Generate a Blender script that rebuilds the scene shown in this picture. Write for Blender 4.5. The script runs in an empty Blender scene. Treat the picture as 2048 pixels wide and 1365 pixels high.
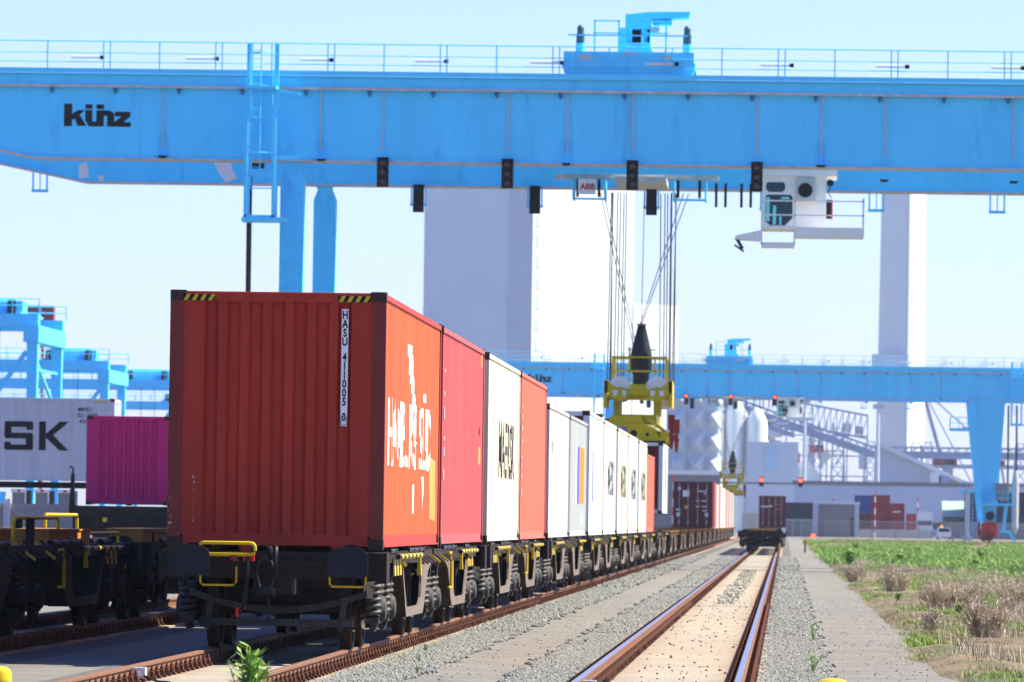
import bpy, bmesh, math, random
import numpy as np
from mathutils import Vector, Matrix
random.seed(7); RNG = np.random.default_rng(7)
R = math.radians
scene = bpy.context.scene
col = scene.collection

# ------------------------------------------------------------------ camera, sky, sun, exposure
# X right across the tracks, Y along the tracks (away), Z up, rail top = 0
cd = bpy.data.cameras.new('camera'); cam = bpy.data.objects.new('camera', cd); col.objects.link(cam)
F_PX, VPX, VPY, ROLL, CAM_H = 13500.0, 1570.0, 1048.0, 0.0145, 1.49
yd = Vector((VPX - 1024, -(VPY - 682.5), -F_PX)).normalized()
up = Vector((math.sin(ROLL), math.cos(ROLL), 0)); up.z = -(up.x * yd.x + up.y * yd.y) / yd.z; up.normalize()
xd = yd.cross(up)
cam.matrix_world = Matrix(((xd.x, xd.y, xd.z, 0), (yd.x, yd.y, yd.z, 0), (up.x, up.y, up.z, CAM_H), (0, 0, 0, 1)))
cd.sensor_width = 36.0; cd.lens = 36.0 * F_PX / 2048.0
cd.clip_start = 1.0; cd.clip_end = 20000.0
cd.dof.use_dof = True; cd.dof.focus_distance = 78.0; cd.dof.aperture_fstop = 8.0
scene.camera = cam

SUN_EL, SUN_AZ = 46.0, 16.0          # degrees above the horizon; degrees ahead of straight right
S = Vector((math.cos(R(SUN_EL)) * math.cos(R(SUN_AZ)), math.cos(R(SUN_EL)) * math.sin(R(SUN_AZ)), math.sin(R(SUN_EL))))
world = bpy.data.worlds.new('World'); scene.world = world; world.use_nodes = True
wn = world.node_tree.nodes; wl = world.node_tree.links
sky = wn.new('ShaderNodeTexSky'); sky.sky_type = 'NISHITA'; sky.sun_disc = False
sky.sun_elevation = R(SUN_EL); sky.sun_rotation = R(90 - SUN_AZ)
sky.air_density = 1.0; sky.dust_density = 0.3; sky.ozone_density = 2.0; sky.altitude = 0
tint = wn.new('ShaderNodeMix'); tint.data_type = 'RGBA'; tint.blend_type = 'MULTIPLY'; tint.inputs[0].default_value = 1.0; tint.inputs[7].default_value = (0.70, 0.79, 1.30, 1)
wl.new(sky.outputs[0], tint.inputs[6]); wl.new(tint.outputs[2], wn['Background'].inputs[0]); wn['Background'].inputs[1].default_value = 0.078
sd = bpy.data.lights.new('sun', 'SUN'); sd.energy = 5.0; sd.angle = R(0.53); sd.color = (1.0, 0.91, 0.72)
sun = bpy.data.objects.new('sun', sd); col.objects.link(sun)
sun.rotation_euler = S.to_track_quat('Z', 'Y').to_euler(); sun.location = (60, 40, 80)
vs = scene.view_settings
vs.view_transform = 'Standard'; vs.look = 'None'; vs.exposure = 1.3; vs.gamma = 1.0; vs.use_curve_mapping = False
scene.cycles.max_bounces = 6; scene.cycles.transparent_max_bounces = 12

# ------------------------------------------------------------------ materials
MATS = {}
def mat(name, c, rough=0.6, metal=0.0, var=0.12, scale=1.5, stretch=(1, 1, 1), bump=0.0, bscale=20.0, dirt=None, damt=0.0, dscale=2.0, dth=0.6, emit=None, estr=0.0):
    """paint / stone / steel: base colour with broken-up tone, optional dirt patches (own colour) and fine relief"""
    if name in MATS: return MATS[name]
    m = bpy.data.materials.new(name); m.use_nodes = True; MATS[name] = m
    n, l = m.node_tree.nodes, m.node_tree.links
    b = n['Principled BSDF']; b.inputs['Specular IOR Level'].default_value = 0.5 if metal > .5 or rough < .35 else 0.22; b.inputs['Roughness'].default_value = rough; b.inputs['Metallic'].default_value = metal
    if emit:
        b.inputs['Base Color'].default_value = (*c, 1); b.inputs['Emission Color'].default_value = (*emit, 1); b.inputs['Emission Strength'].default_value = estr
        return m
    tc = n.new('ShaderNodeTexCoord'); mp = n.new('ShaderNodeMapping'); mp.inputs['Scale'].default_value = stretch
    l.new(tc.outputs['Object'], mp.inputs[0])
    nz = n.new('ShaderNodeTexNoise'); nz.inputs['Scale'].default_value = scale; nz.inputs['Detail'].default_value = 6; nz.inputs['Roughness'].default_value = 0.65
    l.new(mp.outputs[0], nz.inputs['Vector'])
    mr = n.new('ShaderNodeMapRange'); mr.inputs[1].default_value = 0.3; mr.inputs[2].default_value = 0.7
    mr.inputs[3].default_value = 1 - var; mr.inputs[4].default_value = 1 + var
    l.new(nz.outputs[0], mr.inputs[0])
    mx = n.new('ShaderNodeMix'); mx.data_type = 'RGBA'; mx.blend_type = 'MULTIPLY'; mx.inputs[0].default_value = 1
    mx.inputs[6].default_value = (*c, 1); l.new(mr.outputs[0], mx.inputs[7])
    out = mx.outputs[2]
    if dirt:
        n2 = n.new('ShaderNodeTexNoise'); n2.inputs['Scale'].default_value = dscale; n2.inputs['Detail'].default_value = 8; n2.inputs['Roughness'].default_value = 0.7
        mp2 = n.new('ShaderNodeMapping'); mp2.inputs['Scale'].default_value = stretch; mp2.inputs['Location'].default_value = (3.1, 7.7, 1.3)
        l.new(tc.outputs['Object'], mp2.inputs[0]); l.new(mp2.outputs[0], n2.inputs['Vector'])
        r2 = n.new('ShaderNodeMapRange'); r2.inputs[1].default_value = dth; r2.inputs[2].default_value = dth + 0.12; r2.inputs[3].default_value = 0; r2.inputs[4].default_value = damt
        l.new(n2.outputs[0], r2.inputs[0])
        m2 = n.new('ShaderNodeMix'); m2.data_type = 'RGBA'; l.new(r2.outputs[0], m2.inputs[0]); l.new(out, m2.inputs[6]); m2.inputs[7].default_value = (*dirt, 1)
        out = m2.outputs[2]
    l.new(out, b.inputs['Base Color'])
    if bump:
        n3 = n.new('ShaderNodeTexNoise'); n3.inputs['Scale'].default_value = bscale; n3.inputs['Detail'].default_value = 5
        l.new(tc.outputs['Object'], n3.inputs['Vector'])
        bp = n.new('ShaderNodeBump'); bp.inputs['Strength'].default_value = bump; bp.inputs['Distance'].default_value = 0.03
        l.new(n3.outputs[0], bp.inputs['Height']); l.new(bp.outputs[0], b.inputs['Normal'])
    return m
RUST = (0.10, 0.035, 0.015)
def paint(name, c, rust=0.5, th=0.64, var=0.13, rough=0.5, dirt=None):
    return mat(name, c, rough, 0, var * 1.5, 1.6, (1.3, 1.3, 0.12), 0.05, 6, dirt or RUST, rust, 3.0, th)
BLUE = mat('crane_blue', (0.095, 0.65, 1.0), 0.45, 0, 0.09, 0.7, (1, 1, 0.18), 0, 1, (0.08, 0.42, 0.72), 0.6, 1.3, 0.56)
BLUE2 = mat('rail_blue', (0.10, 0.66, 1.0), 0.45, 0, 0.05)
PALEBLUE = mat('far_crane_blue', (0.08, 0.58, 1.0), 0.5, 0, 0.05, 0.3)
GREYEDGE = mat('bare_grey_edge', (0.52, 0.50, 0.47), 0.7, 0, 0.25, 3)
WHITE = mat('white_paint', (0.75, 0.74, 0.73), 0.5, 0, 0.05, 2, (1, 1, .3), 0, 1, (0.35, 0.28, 0.2), 0.5, 2.5, 0.64)
BLACK = mat('black_paint', (0.006, 0.006, 0.008), 0.5, 0, 0.2)
BLACKR = mat('black_rubber', (0.01, 0.01, 0.011), 0.8, 0, 0.2)
INK = mat('black_ink', (0.007, 0.008, 0.011), 0.6, 0, 0.05)
YELLOW = mat('safety_yellow', (0.60, 0.42, 0.01), 0.5, 0, 0.12, 3, (1, 1, 1), 0, 1, (0.12, 0.08, 0.03), 0.6, 5, 0.62)
MUSTARD = mat('worn_mustard', (0.34, 0.17, 0.03), 0.6, 0, 0.2, 3, (1, 1, 1), 0, 1, (0.08, 0.04, 0.02), 0.7, 6, 0.56)
SPYEL = mat('spreader_yellow', (0.55, 0.42, 0.0), 0.45, 0, 0.08, 2)
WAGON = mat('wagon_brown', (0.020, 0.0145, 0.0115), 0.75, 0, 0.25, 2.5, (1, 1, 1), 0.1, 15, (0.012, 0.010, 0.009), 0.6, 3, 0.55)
WAGLIT = mat('wagon_brown_sunlit', (0.16, 0.125, 0.10), 0.75, 0, 0.15, 3, (1, 1, 1), 0.05, 15, (0.09, 0.06, 0.045), 0.5, 4, 0.6)  # lighter copy of the wagon brown: sunlight put into the colour
BOGIE = mat('bogie_grey', (0.05, 0.047, 0.045), 0.7, 0, 0.3, 6, (1, 1, 1), 0.1, 20, (0.02, 0.016, 0.014), 0.6, 6, 0.55)
DARKST = mat('dark_steel', (0.008, 0.008, 0.008), 0.65, 0.2, 0.3, 5)
BUFFER = mat('buffer_steel', (0.015, 0.0165, 0.020), 0.55, 0.3, 0.25, 6, (1, 1, 1), 0.05, 12, (0.22, 0.22, 0.22), 0.5, 7, 0.68)
WHEEL = mat('wheel_steel', (0.03, 0.02, 0.015), 0.6, 0.3, 0.3, 5)
RAILRUST = mat('rail_rust', (0.175, 0.085, 0.047), 0.75, 0, 0.2, 4, (1, 1, 1), 0.1, 30, (0.13, 0.05, 0.025), 0.6, 5, 0.58)
RAILTOP = mat('polished_rail_head', (0.42, 0.44, 0.50), 0.32, 0.9, 0.1, 3)
CLIP = mat('clip_rust', (0.11, 0.045, 0.024), 0.8, 0, 0.3, 12)
SPRING = mat('coil_spring', (0.075, 0.072, 0.07), 0.6, 0.2, 0.2)
REDP = mat('red_paint', (0.5, 0.02, 0.015), 0.5, 0, 0.15, 3)
DKRED = mat('dark_red_paint', (0.22, 0.015, 0.012), 0.5, 0, 0.2, 3)
GLASS = mat('dark_teal_glass', (0.006, 0.035, 0.06), 0.12, 0, 0.3, 1.5); GLASS.node_tree.nodes['Principled BSDF'].inputs['Specular IOR Level'].default_value = .25
CYAN = mat('sky_cyan', (0.15, 0.62, 0.68), 0.15, 0, 0.1)
ROPE = mat('wire_rope', (0.05, 0.05, 0.05), 0.7, 0.2, 0.2)
LAMPRED = mat('lit_red_signal', (0.5, 0.02, 0.01), 0.4, emit=(1.0, 0.06, 0.02), estr=3.0)
LAMPOFF = mat('unlit_signal_lens', (0.035, 0.02, 0.02), 0.25, 0, 0.1)
BEACON = mat('orange_beacon', (0.8, 0.2, 0.01), 0.4, emit=(1.0, 0.3, 0.02), estr=0.6)
GREYW = mat('grey_paint', (0.22, 0.22, 0.23), 0.6, 0, 0.1)
LTGREY = mat('light_grey_paint', (0.45, 0.46, 0.48), 0.55, 0, 0.1)

# ------------------------------------------------------------------ mesh helpers
class MB:
    def __init__(s): s.v = []; s.f = []
    def add(s, vs, fs):
        o = len(s.v); s.v += [tuple(p) for p in vs]; s.f += [tuple(i + o for i in f) for f in fs]; return s
    def box(s, x0, x1, y0, y1, z0, z1):
        return s.add([(x0, y0, z0), (x1, y0, z0), (x1, y1, z0), (x0, y1, z0), (x0, y0, z1), (x1, y0, z1), (x1, y1, z1), (x0, y1, z1)],
                     [(0, 3, 2, 1), (4, 5, 6, 7), (0, 1, 5, 4), (1, 2, 6, 5), (2, 3, 7, 6), (3, 0, 4, 7)])
    def beam(s, p, q, w, h=None):
        h = h or w; p = Vector(p); q = Vector(q); d = (q - p).normalized()
        a = Vector((0, 0, 1)) if abs(d.z) < 0.95 else Vector((0, 1, 0))
        u = d.cross(a).normalized() * (w / 2); t = u.normalized().cross(d) * (h / 2)
        vs = [p - u - t, p + u - t, p + u + t, p - u + t, q - u - t, q + u - t, q + u + t, q - u + t]
        return s.add(vs, [(0, 1, 2, 3), (7, 6, 5, 4), (0, 4, 5, 1), (1, 5, 6, 2), (2, 6, 7, 3), (3, 7, 4, 0)])
    def tube(s, pts, r, n=8):
        pts = [Vector(p) for p in pts]; rings = []
        for i, p in enumerate(pts):
            d = (pts[min(i + 1, len(pts) - 1)] - pts[max(i - 1, 0)]).normalized()
            a = Vector((0, 0, 1)) if abs(d.z) < 0.9 else Vector((1, 0, 0))
            u = d.cross(a).normalized(); t = u.cross(d)
            rings.append([p + (u * math.cos(k * 2 * math.pi / n) + t * math.sin(k * 2 * math.pi / n)) * r for k in range(n)])
        vs = [v for rg in rings for v in rg]; fs = []
        for i in range(len(pts) - 1):
            for k in range(n): fs.append((i * n + k, i * n + (k + 1) % n, (i + 1) * n + (k + 1) % n, (i + 1) * n + k))
        fs.append(tuple(range(n - 1, -1, -1))); o = (len(pts) - 1) * n; fs.append(tuple(range(o, o + n)))
        return s.add(vs, fs)
    def lathe(s, prof, c, axis='z', n=16):
        """prof: (radius, height) pairs along the axis"""
        vs = []; fs = []; c = Vector(c)
        for r, h in prof:
            for k in range(n):
                a = 2 * math.pi * k / n; x, y = r * math.cos(a), r * math.sin(a)
                vs.append(c + Vector({'z': (x, y, h), 'y': (x, h, y), 'x': (h, x, y)}[axis]))
        for i in range(len(prof) - 1):
            for k in range(n): fs.append((i * n + k, i * n + (k + 1) % n, (i + 1) * n + (k + 1) % n, (i + 1) * n + k))
        fs.append(tuple(range(n - 1, -1, -1))); o = (len(prof) - 1) * n; fs.append(tuple(range(o, o + n)))
        return s.add(vs, fs)
    def prism(s, pts, axis, a0, a1):
        """pts: 2D outline; axis: the direction it is given thickness along ('x': (y,z), 'y': (x,z), 'z': (x,y))"""
        f = {'x': lambda p, a: (a, p[0], p[1]), 'y': lambda p, a: (p[0], a, p[1]), 'z': lambda p, a: (p[0], p[1], a)}[axis]
        n = len(pts); vs = [f(p, a0) for p in pts] + [f(p, a1) for p in pts]
        fs = [tuple(range(n)), tuple(range(2 * n - 1, n - 1, -1))] + [(i, i + n, (i + 1) % n + n, (i + 1) % n) for i in range(n)]
        return s.add(vs, fs)
    def torus(s, c, R_, r, axis='x', n=20, k=6, sq=(1, 1)):
        vs = []; fs = []; c = Vector(c)
        for i in range(n):
            a = 2 * math.pi * i / n
            for j in range(k):
                b = 2 * math.pi * j / k; rr = R_ + r * math.cos(b)
                x, y, h = rr * math.cos(a) * sq[0], rr * math.sin(a) * sq[1], r * math.sin(b)
                vs.append(c + Vector({'z': (x, y, h), 'y': (x, h, y), 'x': (h, x, y)}[axis]))
        for i in range(n):
            for j in range(k): fs.append((i * k + j, ((i + 1) % n) * k + j, ((i + 1) % n) * k + (j + 1) % k, i * k + (j + 1) % k))
        return s.add(vs, fs)
    def mesh(s, name, smooth=False):
        me = bpy.data.meshes.new(name); me.from_pydata(s.v, [], s.f)
        b = bmesh.new(); b.from_mesh(me); bmesh.ops.recalc_face_normals(b, faces=b.faces); b.to_mesh(me); b.free()
        if smooth:
            me.polygons.foreach_set('use_smooth', [True] * len(me.polygons)); me.set_sharp_from_angle(angle=R(35))
        return me
    def build(s, name, m, parent=None, loc=(0, 0, 0), smooth=False):
        return put(name, s.mesh(name, smooth), m, parent, loc)
def put(name, me, m=None, parent=None, loc=(0, 0, 0), rot=(0, 0, 0)):
    o = bpy.data.objects.new(name, me); col.objects.link(o)
    if m is not None:
        if not me.materials: me.materials.append(m)
        if me.materials[0] is not m:
            o.material_slots[0].link = 'OBJECT'; o.material_slots[0].material = m
    o.parent = parent; o.location = loc; o.rotation_euler = rot
    return o
def thing(name, label, cat, loc=(0, 0, 0), rz=0, group=None):
    o = bpy.data.objects.new(name, None); col.objects.link(o); o.location = loc; o.rotation_euler = (0, 0, rz); o.empty_display_size = 0.3
    return tag(o, label, cat, group)
def tag(o, label, cat, group=None):
    o['label'] = label; o['category'] = cat
    if group: o['group'] = group
    return o
def struct(o): o['kind'] = 'structure'; return o
def stuff(o): o['kind'] = 'stuff'; return o
KIDS = {}
def copy_tree(o, parent=None):
    c = o.copy(); col.objects.link(c); c.parent = parent
    for ch in [k for k in o.children]: copy_tree(ch, c)
    return c
TXT = {}
def text_mesh(s, size=1.0, fat=0.0, depth=0.0):
    """flat lettering in its own XY plane, centred"""
    k = (s, size, fat, depth)
    if k in TXT: return TXT[k]
    cu = bpy.data.curves.new('lettering', 'FONT'); cu.body = s; cu.size = size; cu.align_x = 'CENTER'; cu.align_y = 'CENTER'; cu.offset = fat; cu.extrude = depth; cu.resolution_u = 3
    o = bpy.data.objects.new('lettering', cu); col.objects.link(o)
    dg = bpy.context.evaluated_depsgraph_get(); dg.update()
    me = bpy.data.meshes.new_from_object(o.evaluated_get(dg)); me.name = 'lettering'
    bpy.data.objects.remove(o); TXT[k] = me
    return me
def sheet(name, x0, x1, y0, y1, z, m, nx=1, ny=1, fn=None):
    vs = []; fs = []
    for j in range(ny + 1):
        for i in range(nx + 1):
            x = x0 + (x1 - x0) * i / nx; y = y0 + (y1 - y0) * j / ny; vs.append((x, y, z + (fn(x, y) if fn else 0)))
    for j in range(ny):
        for i in range(nx):
            a = j * (nx + 1) + i; fs.append((a, a + 1, a + nx + 2, a + nx + 1))
    me = bpy.data.meshes.new(name); me.from_pydata(vs, [], fs)
    return put(name, me, m)

# ------------------------------------------------------------------ ground, tracks, paths
def ground_mat(name, c1, c2, c3=None, s1=0.5, s2=60, bump=0.4, bs=90, stretch=(1, 1, 1), lo=0.35, hi=0.65):
    m = bpy.data.materials.new(name); m.use_nodes = True
    n, l = m.node_tree.nodes, m.node_tree.links; b = n['Principled BSDF']; b.inputs['Roughness'].default_value = 0.9
    tc = n.new('ShaderNodeTexCoord'); mp = n.new('ShaderNodeMapping'); mp.inputs['Scale'].default_value = stretch
    l.new(tc.outputs['Object'], mp.inputs[0])
    a = n.new('ShaderNodeTexNoise'); a.inputs['Scale'].default_value = s1; a.inputs['Detail'].default_value = 8; a.inputs['Roughness'].default_value = 0.7
    l.new(mp.outputs[0], a.inputs['Vector'])
    rp = n.new('ShaderNodeValToRGB'); l.new(a.outputs[0], rp.inputs[0])
    rp.color_ramp.elements[0].position = lo; rp.color_ramp.elements[0].color = (*c1, 1)
    rp.color_ramp.elements[1].position = hi; rp.color_ramp.elements[1].color = (*c2, 1)
    if c3: e = rp.color_ramp.elements.new((lo + hi) / 2); e.color = (*c3, 1)
    v = n.new('ShaderNodeTexVoronoi'); v.inputs['Scale'].default_value = s2; l.new(tc.outputs['Object'], v.inputs['Vector'])
    mr = n.new('ShaderNodeMapRange'); mr.inputs[3].default_value = 0.68; mr.inputs[4].default_value = 1.25
    sp = n.new('ShaderNodeSeparateColor'); l.new(v.outputs['Color'], sp.inputs[0]); l.new(sp.outputs[0], mr.inputs[0])
    mx = n.new('ShaderNodeMix'); mx.data_type = 'RGBA'; mx.blend_type = 'MULTIPLY'; mx.inputs[0].default_value = 1
    l.new(rp.outputs[0], mx.inputs[6]); l.new(mr.outputs[0], mx.inputs[7]); l.new(mx.outputs[2], b.inputs['Base Color'])
    if bump:
        n3 = n.new('ShaderNodeTexNoise'); n3.inputs['Scale'].default_value = bs; n3.inputs['Detail'].default_value = 4; l.new(tc.outputs['Object'], n3.inputs['Vector'])
        bp = n.new('ShaderNodeBump'); bp.inputs['Strength'].default_value = bump; bp.inputs['Distance'].default_value = 0.04
        l.new(n3.outputs[0], bp.inputs['Height']); l.new(bp.outputs[0], b.inputs['Normal'])
    return m
G_YARD = ground_mat('yard_gravel', (0.13, 0.127, 0.115), (0.20, 0.19, 0.17), None, 0.3, 40, 0.3, 60)
G_PATH = ground_mat('gravel_path', (0.175, 0.165, 0.142), (0.25, 0.235, 0.20), (0.21, 0.20, 0.172), 0.9, 55, 0.8, 70)
G_BALL = ground_mat('ballast_bed', (0.05, 0.051, 0.048), (0.19, 0.19, 0.178), (0.11, 0.11, 0.10), 6, 22, 1.0, 26)
G_SLAB = ground_mat('track_concrete', (0.23, 0.18, 0.11), (0.345, 0.32, 0.255), (0.305, 0.27, 0.20), 1.6, 90, 0.25, 40, (0.35, 2.2, 1))
G_GRASS = ground_mat('field_soil', (0.20, 0.155, 0.095), (0.075, 0.095, 0.02), (0.15, 0.115, 0.05), 0.9, 14, 0.8, 14, (1, 0.30, 1), 0.40, 0.60)
def slab_stain(m):
    # rust dust washed out of the rails: strongest beside them, broken up by noise
    n, l = m.node_tree.nodes, m.node_tree.links; b = n['Principled BSDF']; src = b.inputs['Base Color'].links[0].from_socket
    tc = n.new('ShaderNodeTexCoord'); sx = n.new('ShaderNodeSeparateXYZ'); l.new(tc.outputs['Object'], sx.inputs[0])
    ab = n.new('ShaderNodeMath'); ab.operation = 'ABSOLUTE'; l.new(sx.outputs[0], ab.inputs[0])
    sb = n.new('ShaderNodeMath'); sb.operation = 'SUBTRACT'; sb.inputs[1].default_value = .75; l.new(ab.outputs[0], sb.inputs[0])
    a2 = n.new('ShaderNodeMath'); a2.operation = 'ABSOLUTE'; l.new(sb.outputs[0], a2.inputs[0])
    mr = n.new('ShaderNodeMapRange'); mr.inputs[1].default_value = .06; mr.inputs[2].default_value = .42; mr.inputs[3].default_value = .9; mr.inputs[4].default_value = 0; l.new(a2.outputs[0], mr.inputs[0])
    nz = n.new('ShaderNodeTexNoise'); nz.inputs['Scale'].default_value = 1.1; nz.inputs['Detail'].default_value = 7; l.new(tc.outputs['Object'], nz.inputs['Vector'])
    ml = n.new('ShaderNodeMath'); ml.operation = 'MULTIPLY'; l.new(mr.outputs[0], ml.inputs[0]); l.new(nz.outputs[0], ml.inputs[1])
    mx = n.new('ShaderNodeMix'); mx.data_type = 'RGBA'; l.new(ml.outputs[0], mx.inputs[0]); l.new(src, mx.inputs[6]); mx.inputs[7].default_value = (.22, .105, .04, 1); l.new(mx.outputs[2], b.inputs['Base Color'])
slab_stain(G_SLAB)
TX = {2: -1.18, 1: -5.68, 0: -10.16, -1: -14.66}
GZ = -0.19
struct(sheet('ground', -1500, 1500, -50, 4100, GZ - 0.02, G_YARD))
for i, (a, b) in enumerate(((-4.05, -2.75), (0.35, 1.75), (-8.6, -7.4), (-13.1, -11.7))):
    struct(sheet('gravel_path', a, b, 30, 760, GZ, G_PATH))
for a, b in ((-4.75, -4.05), (-2.75, -2.05), (-0.3, 0.35), (-7.4, -6.6), (-9.3, -8.6)):
    struct(sheet('ballast_strip', a, b, 30, 760, GZ + 0.004, G_BALL))
JOINT = mat('dark_joint', (.06, .055, .05), .9, 0, .3, 6)
for y_, w_ in ((96.0, .05), (131.0, .10), (152.0, .08), (222.0, .2), (231.0, .15)):
    for a, b in ((-3.95, -2.85), (.5, 1.7)): struct(sheet('path_joint', a, b, y_, y_ + w_, GZ + .004, JOINT))
SLABM = {}
def slab_panel(w, L, z0, z1):
    k = (w, L)
    if k not in SLABM: SLABM[k] = MB().prism([(-w, z0), (w, z0), (w - .015, z1), (-w + .015, z1)], 'y', 0.012, L - 0.012).mesh('slab_panel')
    return SLABM[k]
for t in (2, 1, 0, -1):
    base = struct(sheet('track_bed', TX[t] - 1.06, TX[t] + 1.06, 30, 760, GZ - 0.008, G_BALL))
    y = 48.0; k = 0
    while y < 760:
        L = (83.0, 3.4, 13.5, 31.0, 22.0, 46.0)[min(k, 5)]; k += 1
        o = put('slab_panel', slab_panel(1.06, L, -0.3, -0.165), G_SLAB, base, (TX[t], y, 0.004 * random.uniform(-1, 1)))
        y += L
RAILP = [(-.075, -.16), (.075, -.16), (.075, -.148), (.012, -.128), (.012, -.045), (.036, -.032), (.036, -.006), (.028, 0), (-.028, 0), (-.036, -.006), (-.036, -.032), (-.012, -.045), (-.012, -.128), (-.075, -.148)]
rail_me = MB().prism(RAILP, 'y', 40, 760).mesh('rail_bar')
head_me = MB().prism([(-.024, .0012), (.030, .0012), (.030, -.003), (-.024, -.003)], 'y', 40, 760).mesh('running_surface')
cl = MB()
for s in (1,):
    cl.box(s * .065, s * .155, -.055, .055, -.165, -.135)
    cl.box(s * .085, s * .135, -.04, .04, -.135, -.105)
    cl.lathe([(.030, -.105), (.034, -.085), (.020, -.08), (.020, -.055)], (s * .108, 0, 0), 'z', 6)
    cl.lathe([(.012, -.055), (.012, -.03)], (s * .108, 0, 0), 'z', 5)
    cl.box(s * .04, s * .09, -.02, .02, -.137, -.115)
clip_me = cl.mesh('rail_clip')
clip_far = MB()
for i in range(600):
    y = 133.5 + i * 0.55
    for s in (-1, 1): clip_far.box(s * .07, s * .15, y - .05, y + .05, -.165, -.06)
clip_far_me = clip_far.mesh('rail_clips_far')
for t, polished in ((2, True), (1, False), (0, False)):
    for s in (-1, 1):
        r = thing('steel_rail', {(2, -1): 'left rail of the empty right-hand track with polished top', (2, 1): 'right rail of the empty right-hand track with polished top',
                                 (1, -1): 'rusty rail under the left wheels of the red container train', (1, 1): 'rusty rail under the right wheels of the red container train',
                                 (0, -1): 'shaded rail under the far side of the black empty wagon', (0, 1): 'shaded rail under the near side of the black empty wagon'}[(t, s)], 'rail', (TX[t] + s * .7525, 0, 0), 0, 'rails of the loading tracks')
        put('rail_bar', rail_me, RAILRUST, r)
        if polished: put('running_surface', head_me, RAILTOP, r)
        y0 = 56.0 if t else 66.0
        n = 0
        while y0 + n * .55 < (133.4 if t else 105):
            for sd_ in (0, math.pi): put('rail_clip', clip_me, CLIP, r, (0, y0 + n * .55, 0), (0, 0, sd_ + random.uniform(-.06, .06)))
            n += 1
        if t: stuff(put('far_rail_clips', clip_far_me, CLIP, r))

# ballast stones: loose broken stone lying on the strips (nobody could count it)
def stones(name, strips, y0, y1, dens, smin, smax, m, label, cat, edge=0.08):
    P = []
    for a, b in strips:
        n = int((b - a) * (y1 - y0) * dens); x = RNG.uniform(a, b, n); y = RNG.uniform(y0, y1, n); wob = edge * (np.sin(y * .9 + a * 7) + np.sin(y * 2.3 + a) + RNG.normal(0, .8, n)); c_ = (a + b) / 2; x = c_ + (x - c_) * (1 + wob / (b - a)); P.append(np.stack([x, y], 1))
    P = np.concatenate(P); n = len(P)
    base = np.array([(1, 0, 0), (-1, 0, 0), (0, 1, 0), (0, -1, 0), (0, 0, 1), (0, 0, -1)], float)
    tri = np.array([(0, 2, 4), (2, 1, 4), (1, 3, 4), (3, 0, 4), (2, 0, 5), (1, 2, 5), (3, 1, 5), (0, 3, 5)])
    sz = RNG.uniform(smin, smax, (n, 1, 1)) * RNG.uniform(.55, 1.3, (n, 6, 1)); V = base[None] * sz
    V += RNG.normal(0, .25, (n, 6, 3)) * smin; V[..., 2] *= .75
    a = RNG.uniform(0, 6.28, n); c, s_ = np.cos(a), np.sin(a)
    x = V[..., 0] * c[:, None] - V[..., 1] * s_[:, None]; y = V[..., 0] * s_[:, None] + V[..., 1] * c[:, None]
    V = np.stack([x + P[:, :1], y + P[:, 1:], V[..., 2] + (GZ + .004 if 'slab' not in name else -.163) + RNG.uniform(-.2, .9, (n, 1)) * smin], -1).reshape(-1, 3)
    Fc = (tri[None] + (np.arange(n) * 6)[:, None, None]).reshape(-1, 3)
    me = bpy.data.meshes.new(name); me.vertices.add(len(V)); me.vertices.foreach_set('co', V.ravel())
    me.loops.add(Fc.size); me.loops.foreach_set('vertex_index', Fc.ravel().astype(np.int32))
    me.polygons.add(len(Fc)); me.polygons.foreach_set('loop_start', np.arange(0, Fc.size, 3, dtype=np.int32)); me.update(calc_edges=True)
    return tag(stuff(put(name, me, m)), label, cat)
STONE = mat('ballast_stone', (0.185, 0.193, 0.18), 0.85, 0, 0.6, 14, (1, 1, 1), 0.2, 60, (0.07, 0.07, 0.07), 0.8, 9, 0.58)
STR = ((-4.72, -3.9), (-2.9, -2.1), (-0.24, 0.5))
stones('ballast_stones', STR, 58, 100, 760, .016, .034, STONE, 'loose grey broken stone along the track edges in front', 'ballast')
stones('ballast_stones', STR, 100, 170, 230, .024, .044, STONE, 'loose grey broken stone along the track edges further back', 'ballast')
stones('ballast_stones', STR, 170, 330, 60, .04, .07, STONE, 'loose grey broken stone along the far track edges', 'ballast')
stones('stray_stones', ((-3.9, -2.9), (.5, 1.7), (-2.1, -1.98), (-.4, -.28)), 58, 150, 3, .007, .016, STONE, 'stray stones scattered over the gravel paths', 'stones', 0)
PEB = mat('dark_pebble', (0.10, 0.09, 0.08), 0.85, 0, 0.4, 10)
stones('slab_stones', ((-1.45, -.95),), 136, 240, 13, .014, .034, STONE, 'loose stones strewn down the middle of the right-hand track', 'stones', .06)
stones('slab_pebbles', ((-1.85, -.5),), 58, 150, 2.2, .010, .024, PEB, 'dark pebbles lying on the concrete between the rails', 'pebbles', 0)

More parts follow.
